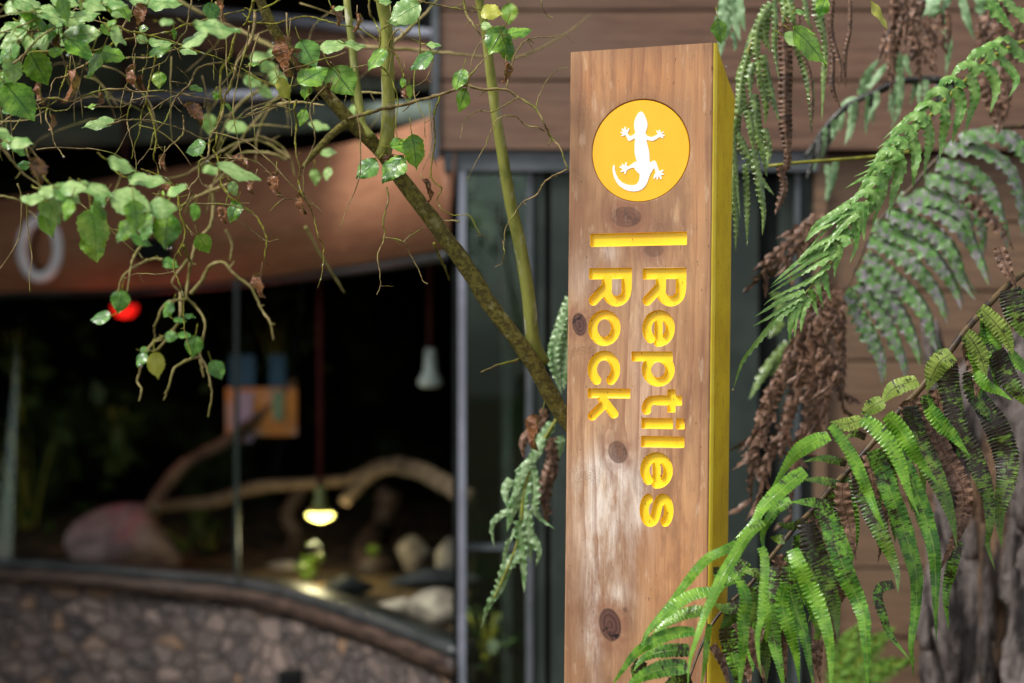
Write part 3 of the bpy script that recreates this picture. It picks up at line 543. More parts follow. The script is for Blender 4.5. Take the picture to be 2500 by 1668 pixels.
def wood():
    m, t, b = mat('cedar_timber', .5, .35); ob = coords(t, 'Object'); v = coords(t, 'Object', (1, 1, .06)); v3 = coords(t, 'Object', (1, 1, .25))
    r = math_(t, 'ADD', attr(t, 'ring'), math_(t, 'MULTIPLY', noise(t, v, 14, 3), .05)); r = math_(t, 'ADD', r, math_(t, 'MULTIPLY', noise(t, v3, 26, 4), .006))
    ph = math_(t, 'FRACT', math_(t, 'MULTIPLY', r, 54.)); line_ = ramp01(t, ph, .55, .98); lat = math_(t, 'MULTIPLY', line_, ramp01(t, ph, 1., .985))
    fine = noise(t, coords(t, 'Object', (1, 1, .03)), 420, 3, .6); patch = noise(t, v3, 7, 4, .6)
    c = mix(t, ramp01(t, patch, .35, .65), lin((198, 154, 112)), lin((152, 112, 80)))
    c = mix(t, math_(t, 'MULTIPLY', attr(t, 'warm'), .65), c, lin((218, 150, 92)))
    c = mix(t, math_(t, 'MULTIPLY', attr(t, 'purp'), .8), c, lin((118, 76, 62)))
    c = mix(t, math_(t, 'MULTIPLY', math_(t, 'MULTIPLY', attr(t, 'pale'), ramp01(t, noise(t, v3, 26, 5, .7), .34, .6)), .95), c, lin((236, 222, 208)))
    c = mix(t, math_(t, 'MULTIPLY', lat, math_(t, 'MULTIPLY', ramp01(t, noise(t, v3, 9, 3), .36, .66), .62)), c, lin((134, 86, 64)))
    c = mix(t, math_(t, 'MULTIPLY', ramp01(t, fine, .42, .62), .20), c, lin((120, 82, 60)))
    c = mix(t, math_(t, 'MULTIPLY', ramp01(t, noise(t, v3, 90, 3, .6), .6, .72), .28), c, lin((232, 206, 176)))
    # rough torn grain
    rg = math_(t, 'MULTIPLY', attr(t, 'rough'), ramp01(t, noise(t, ob, 520, 4, .7), .48, .56)); c = mix(t, math_(t, 'MULTIPLY', rg, .6), c, lin((96, 68, 50)))
    # knots
    hr = math_(t, 'MULTIPLY', attr(t, 'halo'), ramp01(t, noise(t, ob, 60, 3), .3, .6)); c = mix(t, math_(t, 'MULTIPLY', hr, .65), c, lin((140, 92, 70)))
    kr_ = math_(t, 'ADD', attr(t, 'kr'), math_(t, 'MULTIPLY', noise(t, ob, 120, 3), .25)); kring = ramp01(t, math_(t, 'FRACT', math_(t, 'MULTIPLY', kr_, 2.6)), .2, .95)
    kc = mix(t, kring, lin((98, 66, 56)), lin((72, 46, 40))); kc = mix(t, ramp01(t, noise(t, ob, 90, 2), .58, .62), kc, lin((30, 18, 16)))
    c = mix(t, attr(t, 'knot'), c, kc)
    # mildew towards the top edge, little dark checks and pale scratches
    c = mix(t, math_(t, 'MULTIPLY', ramp01(t, noise(t, coords(t, 'Object', (1, 1, .35)), 300, 3), .69, .73), .7), c, lin((58, 38, 28)))
    c = mix(t, math_(t, 'MULTIPLY', ramp01(t, noise(t, v3, 22, 5, .7), .46, .66), .6), c, lin((126, 90, 68))); c = mix(t, math_(t, 'MULTIPLY', ramp01(t, noise(t, coords(t, 'Object', (1, 1, .2)), 48, 4, .7), .58, .72), .22), c, lin((226, 196, 160)))
    sc1 = N(t, 'ShaderNodeTexWave', Scale=1.); 
    t.links.new(c, b.inputs['Base Color'])
    h = math_(t, 'ADD', math_(t, 'MULTIPLY', fine, .5), math_(t, 'MULTIPLY', math_(t, 'MULTIPLY', noise(t, ob, 600, 4, .7), attr(t, 'rough')), 1.2)); h = math_(t, 'ADD', h, math_(t, 'MULTIPLY', lat, -.3)); bump(t, b, h, .45, .0012)
    t.links.new(ramp01(t, noise(t, v3, 20, 4), .3, .7, .36, .62), b.inputs['Roughness']); return m
def paint(name, c1, c2, dirt, speck_lo=.66, rough=.35, chips=False, sc_=1.):
    m, t, b = mat(name, rough, .45); ob = coords(t); v = coords(t, 'Object', (1, 1, .3))
    c = mix(t, noise(t, ob, 14, 4, .6, .4, .65), lin(c1), lin(c2))
    c = mix(t, math_(t, 'MULTIPLY', ramp01(t, noise(t, v, 330*sc_, 4, .6), speck_lo, speck_lo+.04), .85), c, lin(dirt))
    if chips:
        c = mix(t, math_(t, 'MULTIPLY', ramp01(t, noise(t, coords(t, 'Object', (1, 1, .12)), 160, 4, .7), .56, .66), .45), c, lin((150, 120, 8)))
        c = mix(t, math_(t, 'MULTIPLY', ramp01(t, noise(t, coords(t, 'Object', (1, 1, .15)), 90, 5, .8), .66, .70), .8), c, lin((60, 44, 12)))
    t.links.new(c, b.inputs['Base Color']); h = math_(t, 'ADD', noise(t, v, 90, 4, .6), math_(t, 'MULTIPLY', noise(t, ob, 420, 3), .4)); bump(t, b, h, .3 if not chips else .6, .0012); return m
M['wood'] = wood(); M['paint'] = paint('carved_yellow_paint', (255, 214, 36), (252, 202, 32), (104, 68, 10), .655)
M['side'] = paint('yellow_side_paint', (255, 214, 20), (238, 194, 12), (50, 36, 8), .66, .42, True)
M['edge'] = paint('lit_yellow_edge', (255, 226, 70), (250, 212, 48), (150, 110, 20), .7, .4)  # lighter copy of the side paint: light on the chamfer put into colour
M['disc'] = paint('disc_yellow', (252, 188, 30), (250, 182, 22), (150, 100, 20), .76, .22); M['gecko'] = flat('gecko_white', (244, 244, 238), .3)
inside = sc_ < 0
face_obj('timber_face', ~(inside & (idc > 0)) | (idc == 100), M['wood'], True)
for i in range(len(LET)): face_obj('carved_letter', inside & (idc == i+1), M['paint'])
face_obj('carved_bar', inside & (idc == 99), M['paint'])
# body: back, sides, top and the part below the carved field
SB = .104; bx, by = -NRM.x, -NRM.y
def B3(u, s, z): return Vector((LX+fx*u+LEAN*(z-EYE)+bx*s, LY+fy*u+by*s, z))
e_ = .0032
m_ = MB(); n0 = 0
m_.add([B3(0, .0018, 0), B3(W_, .0018, 0), B3(W_, .0018, z0g), B3(0, .0018, z0g)], [(0, 1, 2, 3)])
m_.add([B3(0, .0018, 0), B3(0, .0018, ZTOP), B3(0, SB, 1.953), B3(0, SB, 0)], [(0, 1, 2, 3)])
m_.add([B3(0, SB, 0), B3(0, SB, 1.953), B3(W_, SB, 1.953), B3(W_, SB, 0)], [(0, 1, 2, 3)])
m_.add([B3(0, .0018, ZTOP), B3(W_-e_, .0018, ZTOP), B3(W_-e_, SB, 1.953), B3(0, SB, 1.953)], [(0, 1, 2, 3)])
me_o = m_.build('timber_body', flat('end_grain', (150, 112, 84), .7), post, False)
# yellow side: slim arris, highlight painted in, then the broad painted side with a worn rear corner
m_ = MB(); zs = np.linspace(0, 1, 160); vs = []; r2 = random.Random(5)
for k, q in enumerate(zs):
    z = q*ZTOP; j = (r2.random()-.5)*.0006
    vs += [B3(W_-.0008+j*.7, .0014, z), B3(W_+.0018, .0026, z), B3(W_+.0040, .0085+j, z)]
m_.add(vs, [(k*3+a_, k*3+a_+1, k*3+a_+4, k*3+a_+3) for k in range(159) for a_ in (0, 1)]); m_.build('painted_edge', M['edge'], post)
m_ = MB(); vs = []
stn = [0, .5, .93, 1.2, 1.5, 1.75, 1.86, 1.90, 1.93, 1.953, 1.965, 1.985, 2.0, ZTOP]
def back(z):
    bulge = .012*math.exp(-((z-1.945)/.03)**2)+.004*math.exp(-((z-1.89)/.05)**2)
    lim = SB+bulge
    if z > 1.953: lim = (SB+.010)*(ZTOP-z)/(ZTOP-1.953)
    return max(lim, .0088)
zz = sorted(set(list(np.linspace(0, 1.85, 60))+list(np.linspace(1.85, ZTOP, 40))))
for z in zz:
    s1 = back(z)
    for k in range(7):
        s_ = .0085+(s1-.0085)*k/6; o_ = .0040-(.003*(k/6)**8) + (r2.random()-.5)*.0005*(0 < k < 6)
        vs.append(B3(W_+o_, s_, z))
m_.add(vs, [(k*7+a_, k*7+a_+1, (k+1)*7+a_+1, (k+1)*7+a_) for k in range(len(zz)-1) for a_ in range(6)]); m_.build('painted_side', M['side'], post)
# disc
m_ = MB(); n = 96; vs = []; prof = [(RD-.0012, -.006), (RD-.0012, -.0006), (RD-.0018, 0.0002), (0.0001, .0002)]
for r, o_ in prof:
    for k in range(n): a_ = 2*math.pi*k/n; vs.append(F3(cu+r*math.cos(a_), cz-.0005+r*math.sin(a_), o_))
m_.add(vs, [(i*n+k, i*n+(k+1) % n, (i+1)*n+(k+1) % n, (i+1)*n+k) for i in range(3) for k in range(n)]); dsc = m_.build('emblem_disc', M['disc'], post, True)
dsc.data.polygons.foreach_set('use_smooth', [False]*len(dsc.data.polygons))
GK = [(562,503),(580,515),(594,545),(604,575),(604,600),(597,622),(590,640),(598,655),(612,662),(630,667),(648,660),(664,652),(672,646),(662,634),(660,627),(664,624),(672,634),(676,634),(677,622),(682,619),(686,624),(687,636),(692,638),(703,631),(709,634),(706,639),(696,645),(700,650),(712,652),(715,658),(710,661),(698,658),(705,668),(706,674),(699,675),(692,668),(680,668),(660,680),(640,692),(622,690),(600,684),(598,690),(604,715),(612,745),(617,780),(619,830),(640,818),(652,816),(660,828),(668,850),(678,880),(690,882),(702,875),(708,878),(706,884),(694,892),(700,898),(710,900),(710,907),(698,908),(688,908),(694,920),(696,930),(691,936),(685,930),(678,916),(674,920),(671,936),(666,939),(662,934),(662,918),(656,922),(648,934),(643,934),(642,926),(648,908),(655,896),(655,884),(648,866),(640,872),(632,888),(620,908),(612,930),(604,955),(590,980),(570,1000),(545,1011),(515,1014),(485,1010),(455,998),(425,978),(405,952),(390,920),(382,885),(382,860),(390,842),(396,850),(396,875),(404,905),(420,935),(445,958),(475,970),(505,975),(530,970),(545,955),(553,935),(555,905),(545,895),(530,880),(518,862),(500,864),(475,876),(470,884),(466,898),(460,904),(456,900),(458,888),(452,886),(440,891),(432,888),(434,882),(446,876),(440,868),(426,860),(426,853),(434,852),(446,858),(440,845),(440,838),(446,837),(456,850),(459,842),(465,828),(471,826),(474,832),(470,848),(474,854),(490,850),(508,836),(525,824),(537,826),(530,800),(522,765),(522,735),(523,700),(526,675),(512,680),(500,688),(486,692),(478,684),(472,668),(466,656),(456,656),(446,662),(436,660),(438,654),(450,648),(444,644),(434,642),(431,636),(437,632),(450,637),(444,626),(440,615),(444,610),(450,614),(458,626),(456,608),(459,601),(465,601),(468,612),(470,626),(478,616),(484,609),(490,613),(488,620),(480,636),(478,646),(488,658),(500,660),(515,652),(527,640),(522,620),(519,600),(520,570),(530,540),(546,512)]
gp = [px2f(1350+x*.3826, 80+y*.3826) for x, y in GK]
import mathutils
tri = mathutils.geometry.tessellate_polygon([[Vector((u, z, 0)) for u, z in gp]])
m_ = MB(); n = len(gp); vs = [F3(u, z, .0010) for u, z in gp]+[F3(u, z, .0001) for u, z in gp]
fs = [tuple(t_) for t_ in tri]+[(i, (i+1) % n, n+(i+1) % n, n+i) for i in range(n)]
m_.add(vs, fs); gk = m_.build('gecko_emblem', M['gecko'], None, False); gk.parent = dsc; gk.location = -Vector(post.location) - Vector(dsc.location) + Vector(dsc.location)
gk.matrix_parent_inverse.identity(); dsc.location = dsc.location; gk.location = Vector((0, 0, 0))
# ================================================================== tree
tr = thing('leaning_tree', 'leaning mossy tree with tangled twigs and glossy serrated leaves left of the sign post', 'tree', (.16, 2.56, 0))
rt = random.Random(11)
def limb2(name, b, pts, ws, d0, d1, mt, sides=12, n=40, bump_=.06, last=None):
    N_ = len(pts); p3 = [X(b, p, d0+(d1-d0)*i/max(1, N_-1)) for i, p in enumerate(pts)]
    if last: p3 += last
    rad = [px2m(b, w_, d0)/2 for w_ in ws]; m_ = MB(); m_.tube(p3, rad, sides, n, bump_, rt); return m_.build(name, M[mt], tr)
def cv(b, p): ox, oy, s = BL[b]; return (ox+p[0]*s, oy+p[1]*s)
trunk_px = [cv('B', p) for p in [(-20, -180), (60, -60), (110, 40), (170, 170), (240, 280), (360, 430), (480, 560), (620, 720), (720, 830), (860, 960), (980, 1130), (1150, 1350)]]+[cv('D', p) for p in [(1240, 170), (1400, 385), (1560, 640), (1745, 885), (1850, 1040), (1960, 1240), (2080, 1420), (2250, 1680)]]
tw = [18, 22, 26, 30, 34, 34, 33, 35, 36, 40, 36, 35, 37, 39, 42, 46, 52, 54, 57, 60, 64, 66]
p3 = [P(x, y, 2.42+.14*i/len(trunk_px)) for i, (x, y) in enumerate(trunk_px)]+[Vector((.20, 2.62, .9)), Vector((.19, 2.66, 0))]
m_ = MB(); m_.tube(p3, [v*K*2.5/2*1.18 for v in tw], 16, 170, .07, rt); m_.build('trunk', M['trunk'], tr)
limb2('branch', 'B', [(1470, -150), (1490, 0), (1530, 200), (1560, 450), (1600, 750), (1640, 1000), (1690, 1300), (1750, 1568), (1805, 1900), (1835, 2180), (1900, 2320)], [52, 55, 60, 65, 70, 75, 80, 85, 88, 92, 95], 2.46, 2.55, 'shoot', 14, 60, .02)
limb2('branch', 'B', [(860, -150), (870, 0), (900, 200), (905, 450), (910, 700), (900, 900), (870, 1000)], [76, 80, 80, 84, 86, 92, 100], 2.42, 2.47, 'shoot', 14, 40, .03)
limb2('branch', 'B', [(635, -150), (645, 0), (660, 150), (680, 300), (700, 500), (728, 690), (745, 800), (810, 880)], [44, 45, 46, 50, 52, 54, 56, 50], 2.52, 2.47, 'shoot', 12, 40, .03)
limb2('branch', 'B', [(640, 790), (560, 850), (480, 930), (400, 1020), (365, 1070)], [58, 50, 45, 38, 20], 2.46, 2.40, 'trunk', 12, 30, .08)
TW = []
def tws(b, mt, items):
    for it in items: TW.append((b, mt)+it)
# (points, width, depth at start, depth at end)
tws('B', 'twig', [
 ([(660,755),(850,700),(960,680),(1100,640),(1250,600),(1340,575),(1400,545),(1530,570),(1650,570),(1740,620),(1850,690),(1910,800),(1950,880),(2010,950),(2040,1040),(2055,1080)],24,2.45,2.38),
 ([(2055,1080),(1950,1130),(1890,1180),(1860,1240),(1770,1290),(1720,1360),(1660,1450),(1645,1568),(1650,1610),(1635,1680),(1590,1705)],11,2.38,2.36),
 ([(1400,545),(1420,500),(1500,400),(1560,340)],15,2.42,2.47),
 ([(1740,620),(1640,680),(1560,715),(1500,710),(1430,735),(1390,780),(1370,880)],9,2.40,2.36),
 ([(1910,835),(1850,810),(1780,800),(1730,750),(1650,740),(1600,770),(1560,850),(1530,930),(1480,1020),(1410,1150)],9,2.40,2.35),
 ([(1850,690),(1880,600),(1930,500),(1960,470),(2010,440),(2065,435)],9,2.40,2.44),
 ([(1660,570),(1690,450),(1720,350),(1770,270),(1850,240),(1950,240),(2030,220),(2091,270)],10,2.42,2.44),
 ([(1550,200),(1450,350),(1430,480),(1430,580)],8,2.42,2.38),([(1380,-60),(1410,90),(1460,160),(1500,230)],18,2.5,2.48),
 ([(1060,0),(1150,15),(1250,40),(1400,65),(1480,70)],14,2.42,2.46),
 ([(910,160),(850,200)],12,2.4,2.42),
 ([(1080,-30),(1100,90),(1110,200),(1110,370),(1080,450),(1075,590),(1100,680),(1140,760),(1145,880)],12,2.38,2.36),
 ([(910,300),(930,230),(980,185),(1030,230),(1100,270),(1160,300),(1195,380),(1160,490),(1120,530),(1050,550)],11,2.42,2.37),
 ([(1170,650),(1180,800),(1190,900),(1170,1000),(1130,1085)],8,2.42,2.38),
 ([(510,560),(440,630),(410,720),(445,860),(420,960),(380,1050),(370,1140),(375,1250)],12,2.40,2.36),
 ([(0,430),(80,400),(210,350),(300,340)],12,2.40,2.42),([(0,740),(100,690),(180,675),(250,685),(310,710)],12,2.38,2.38),
 ([(900,1195),(905,1290),(875,1400),(885,1510),(840,1630),(855,1740),(860,1830),(835,1880)],12,2.40,2.38),
 ([(885,1515),(1010,1545),(1050,1630),(1100,1720),(1130,1790),(1165,1815)],10,2.39,2.39),([(1010,1545),(1060,1500),(1140,1450)],15,2.40,2.46),
 ([(860,1825),(940,1825)],6,2.38,2.40),([(1885,-40),(1895,50),(1920,90),(1960,115)],9,2.36,2.36),([(1360,1415),(1250,1405)],14,2.42,2.46),
 ([(1800,2285),(1700,2310),(1600,2335),(1500,2375)],22,2.56,2.46),([(540,400),(600,470),(560,560)],10,2.36,2.38),([(1840,270),(1800,250),(1840,330)],7,2.38,2.38),
 ([(1560,570),(1520,590),(1490,620)],9,2.42,2.40),([(990,520),(1010,420),(960,330)],8,2.4,2.42),([(640,610),(630,660)],8,2.38,2.37),
 ([(850,420),(780,415),(670,435)],11,2.44,2.46),([(970,880),(1000,900),(1030,905)],8,2.36,2.36),([(820,1010),(880,990),(950,985)],10,2.36,2.42),
 ([(230,1270),(300,1270),(350,1275),(380,1280)],8,2.36,2.36),([(240,1270),(190,1310),(155,1350)],8,2.36,2.35)])
tws('B', 'twigmoss', [
 ([(785,-40),(790,80),(830,150),(855,230),(850,400),(900,460),(950,560),(970,640),(960,780),(970,880),(1000,900)],14,2.40,2.36),
 ([(0,140),(100,150),(200,150),(300,120),(400,105),(500,130),(620,160),(720,180),(800,230),(850,260)],15,2.42,2.40),
 ([(910,310),(960,360),(990,430),(1010,490)],12,2.40,2.38),([(0,460),(80,500),(200,550),(260,570)],12,2.40,2.38),
 ([(1240,610),(1200,750),(1210,880),(1190,1000),(1185,1130),(1230,1190),(1250,1210),(1220,1280),(1260,1340),(1330,1375),(1410,1370),(1450,1410),(1490,1490),(1530,1505)],12,2.42,2.36),
 ([(325,640),(310,700),(325,790),(315,900),(325,1000),(345,1080),(340,1160),(360,1240),(400,1300),(430,1380),(460,1500),(495,1580),(490,1710),(480,1790)],14,2.38,2.34),
 ([(1200,1550),(1240,1650),(1280,1730),(1300,1790)],18,2.6,2.7)])
tws('B', 'twigpale', [([(740,300),(900,310),(1100,320),(1300,340),(1520,365)],30,2.95,2.9),([(-40,190),(100,270),(220,320),(360,330),(500,300),(740,300)],28,3.0,2.95),([(1700,380),(1850,320),(1950,270),(2091,180),(2200,90)],14,2.9,3.0),
 ([(930,290),(1050,180),(1150,80),(1240,-20)],30,2.75,2.8),([(210,665),(350,655),(500,670)],24,2.6,2.5),([(720,590),(850,595),(950,615)],18,2.6,2.55),([(380,1450),(520,1700),(630,1870)],28,2.95,3.0)])
tws('A', 'twig', [
 ([(270,740),(380,725),(510,745),(600,715),(720,670),(850,655),(920,660),(1050,680),(1180,670),(1250,680),(1350,695),(1450,720),(1600,740)],20,2.30,2.38),
 ([(265,810),(340,795),(400,815),(490,810),(540,760),(610,740)],14,2.30,2.32),([(100,470),(180,400),(300,270),(400,215),(480,200)],20,2.15,2.2),
 ([(930,430),(1050,430),(1150,415),(1250,380),(1340,345)],17,2.45,2.45),([(1420,-40),(1390,120),(1370,220),(1330,270),(1280,350),(1230,430),(1190,470),(1100,500),(1010,530)],12,2.4,2.32),
 ([(1880,80),(1870,230),(1830,320),(1780,420),(1740,480),(1720,560),(1690,640),(1650,720),(1635,850),(1600,930),(1550,1010),(1530,1150),(1470,1190),(1460,1300),(1390,1390),(1420,1440),(1330,1530)],25,2.42,2.32),
 ([(1640,460),(1530,480),(1450,510),(1410,590),(1380,640),(1300,710),(1260,790),(1220,890),(1130,980),(1110,1080),(1060,1150),(1000,1220)],18,2.40,2.32),
 ([(790,925),(880,890),(1000,880),(1120,890),(1250,920),(1350,960),(1490,1020)],13,2.30,2.36),([(2111,780),(2020,780),(1900,830),(1800,860),(1700,880),(1620,910)],14,2.42,2.38),
 ([(990,230),(1000,320),(980,400),(985,470)],10,2.35,2.34),([(980,680),(960,770),(940,880),(960,1000),(990,1130),(1005,1240),(960,1340),(920,1420)],10,2.34,2.30),
 ([(950,580),(910,680),(890,780),(890,850),(870,890)],8,2.34,2.32),([(680,790),(780,785),(900,790),(1000,730),(1130,710),(1220,740),(1300,790),(1340,830)],12,2.32,2.36),
 ([(1350,850),(1350,960),(1330,1010),(1240,1090),(1180,1180),(1185,1250)],15,2.36,2.32),([(350,800),(340,870),(380,960),(400,1050),(450,1130),(480,1160)],14,2.30,2.26),
 ([(690,400),(640,470),(560,510),(480,560),(400,590),(370,680),(350,790)],15,2.34,2.30),([(1110,1100),(1200,1085)],7,2.33,2.32),([(1560,1160),(1700,1165),(1800,1170),(1900,1200),(2000,1290)],10,2.36,2.34),
 ([(2030,1440),(2070,1440),(2111,1480)],8,2.34,2.34),([(1300,490),(1370,560),(1400,600)],8,2.36,2.38),([(1250,600),(1330,610),(1400,625)],9,2.36,2.38),([(1570,430),(1575,600)],8,2.38,2.37),
 ([(1530,290),(1580,370),(1600,410)],9,2.38,2.38),([(1580,365),(1650,355)],7,2.38,2.38),([(90,960),(150,880),(250,770)],10,2.28,2.30),([(890,300),(900,200),(960,100),(1000,-20)],11,2.4,2.45),
 ([(430,-20),(460,60),(540,80),(600,-20)],14,2.35,2.35),([(800,230),(870,240),(960,130),(1000,110)],10,2.3,2.35),([(1550,1010),(1490,1020),(1400,980)],10,2.36,2.33)])
tws('A', 'twigmoss', [
 ([(200,390),(500,370),(660,375),(750,360),(850,315),(940,290),(1100,260),(1250,235),(1350,185),(1500,150),(1650,110),(1800,75)],24,2.36,2.45),
 ([(760,130),(830,170),(950,225),(1100,265),(1250,300),(1350,340),(1450,380),(1600,430),(1720,480),(1830,530),(1950,610),(2060,640)],16,2.30,2.38),
 ([(1740,240),(1710,330),(1690,420),(1630,520),(1620,680),(1630,800),(1600,920),(1590,1050),(1570,1100),(1600,1170),(1620,1330),(1680,1440),(1780,1500)],22,2.40,2.34),
 ([(1150,400),(1130,500),(1100,620),(1070,750),(1040,850),(1030,960),(990,1080),(970,1170)],16,2.36,2.33),([(1075,740),(1110,820),(1140,930),(1150,1050),(1130,1150),(1160,1230),(1180,1350)],18,2.36,2.33),
 ([(1090,330),(1080,450),(1060,520)],9,2.36,2.34),([(500,480),(480,560),(450,650),(420,730),(350,790)],15,2.34,2.30),([(2060,0),(1950,60),(1870,80),(1800,60)],16,2.38,2.40),([(1700,490),(1750,560)],12,2.38,2.38),
 ([(1870,0),(1850,70),(1820,160),(1790,190)],24,2.38,2.40)])
tws('A', 'twigpale', [([(0,900),(200,880),(330,820)],15,2.6,2.6),([(-40,1010),(100,1190),(200,1300),(330,1390)],26,2.02,2.05),([(-40,260),(150,190),(300,130),(450,60),(540,-20)],16,2.15,2.2),([(-40,140),(100,100),(260,90)],14,2.1,2.1),
 ([(2111,550),(1950,640),(1800,740),(1700,850),(1650,950),(1600,1100)],34,3.05,3.1),([(2080,680),(1980,780),(1900,870),(1820,960),(1750,1070),(1650,1150)],28,3.0,3.05),([(2111,760),(1990,800),(1930,900),(1890,1010),(1880,1200)],22,3.0,3.0),
 ([(2140,1170),(1950,1050),(1800,1040),(1650,1100),(1500,1200),(1350,1290),(1200,1320)],22,3.0,3.0),([(2111,1180),(2000,1130),(1850,1120),(1750,1150),(1650,1280),(1530,1400),(1430,1450)],26,2.95,2.95),([(1860,930),(1950,920),(2150,940)],20,3.0,3.0),
 ([(1250,-40),(1450,80),(1750,220),(1950,300),(2111,380)],30,3.0,3.0),([(1900,1000),(2050,1060),(2140,1170),(2170,1300)],20,3.0,3.0),([(1700,1150),(1620,1250),(1560,1400),(1520,1568)],22,2.9,2.95),([(900,1270),(860,1380),(800,1470),(740,1568)],20,2.8,2.85)])
tws('C', 'twigpale', [([(-30,70),(120,100),(180,160),(240,220)],14,2.05,2.05),([(1450,0),(1330,50),(1220,100),(1180,180)],25,2.8,2.9),
 ([(1350,0),(1360,130),(1340,270),(1260,360),(1220,480),(1200,600),(1190,720),(1250,780),(1310,880),(1290,1000),(1280,1090),(1320,1180),(1350,1340),(1325,1490)],24,2.85,2.8),
 ([(1190,730),(1060,760),(1000,880),(985,920),(990,1000)],22,2.82,2.85),([(1150,690),(1150,850),(1090,940),(980,1010),(930,1090),(880,1250),(905,1310),(885,1385)],24,2.85,2.8),
 ([(1280,1095),(1200,1120),(1110,1180),(1080,1290),(1045,1375)],22,2.8,2.78),([(1215,700),(1290,610),(1340,520),(1430,500),(1500,580),(1600,660),(1670,800),(1720,880),(1745,1000)],26,2.9,2.85),
 ([(1440,290),(1480,380),(1465,490)],22,2.9,2.9),([(920,370),(860,450),(830,540),(810,690)],22,2.8,2.75),([(1040,480),(950,480),(840,540),(780,600),(750,690)],22,2.8,2.75),([(1280,1120),(1300,1230)],22,2.85,2.85),
 ([(940,190),(980,110),(1020,40)],17,2.7,2.7),([(1200,480),(1100,620),(1150,690)],20,2.85,2.85),([(1060,1000),(1000,1060),(930,1060)],20,2.8,2.8)])
tws('C', 'twigmoss', [([(1130,0),(1150,170),(1160,220),(1180,320),(1150,400),(1120,470),(1110,550),(1140,620),(1170,720),(1175,900),(1190,1000),(1220,1090)],15,2.34,2.30),
 ([(1430,20),(1480,100),(1590,170),(1650,230),(1700,350),(1690,470),(1710,520)],17,2.6,2.6),([(1170,390),(1210,480),(1220,500)],20,2.7,2.8),([(900,-100),(1100,0),(1160,220)],14,2.32,2.34)])
tws('C', 'twig', [([(1110,560),(1000,580),(880,570),(795,605)],10,2.32,2.30),([(1510,230),(1600,290),(1700,360),(1775,355)],9,2.38,2.36),([(1150,170),(1210,60),(1180,-10)],11,2.33,2.34),([(1395,0),(1500,110),(1600,120)],9,2.36,2.36),
 ([(1040,530),(1080,560),(1110,560)],9,2.3,2.32),([(1190,260),(1230,330)],9,2.32,2.31),([(700,280),(760,300)],10,2.1,2.1)])
for b, mt, pts, w_, d0, d1 in TW:
    n_ = len(pts); p3 = []
    for i, p in enumerate(pts):
        j = rt.uniform(-3, 3) if 0 < i < n_-1 else 0
        p3.append(X(b, (p[0]+j, p[1]+rt.uniform(-3, 3)), d0+(d1-d0)*i/(n_-1)+(rt.uniform(-.012, .012) if 0 < i < n_-1 else 0)))
    # break the smooth curve up a little: node swellings and kinks
    q, L = catmull(p3, max(6, n_*5)); q = q+np.random.RandomState(n_*7+int(w_)).uniform(-1, 1, q.shape)*.0006
    r0 = px2m(b, w_, d0)/2*(.92 if mt != 'twigpale' else .84); m_ = MB(); rad = [r0*1.08*(1-.62*i/(len(q)-1))*(1.35 if i % 6 == 0 and 0 < i else 1.) for i in range(len(q))]
    m_.tube([Vector(v) for v in q], rad, 6 if w_ < 16 else 8, len(q)*2, .30 if mt == 'twigmoss' else .12, rt)
    # short side spurs
    for i in range(4, len(q)-2, 9 if w_ < 18 else 7):
        if rt.random() < .45:
            dv = Vector((rt.uniform(-1, 1), rt.uniform(-.4, .4), rt.uniform(-1.2, .5))).normalized()*rt.uniform(.004, .02); a_ = Vector(q[i])
            m_.tube([a_, a_+dv*.5+Vector((0, 0, -.001)), a_+dv], [r0*.5, r0*.3], 5, 5, .1, rt)
    m_.build('twig', M[mt], tr)
# fine untraced twigs filling the tangle
m_ = MB()
for k in range(55):
    d = rt.choice([rt.uniform(2.2, 2.5), rt.uniform(2.7, 3.2)]); x, y = rt.uniform(-60, 980), rt.uniform(-40, 330)
    if x < 520 and rt.random() < .5: y = rt.uniform(-40, 520)
    p = P(x, y, d); ang = rt.choice([rt.uniform(-.4, .4), rt.uniform(1.1, 2.0)]) + (math.pi if rt.random() < .4 else 0); pts = [p]
    for i in range(rt.randint(4, 8)):
        ang += rt.uniform(-.3, .3); ang += .12*(math.pi/2-ang); st = rt.uniform(.012, .032); pts.append(pts[-1]+Vector((math.cos(ang)*st, rt.uniform(-.01, .01), -math.sin(ang)*st)))
    m_.tube(pts, [rt.uniform(.0008, .0015), .0005], 5, len(pts)*3, .15, rt)
tag(m_.build('fine_twigs', M['twig'], tr), kind='stuff')
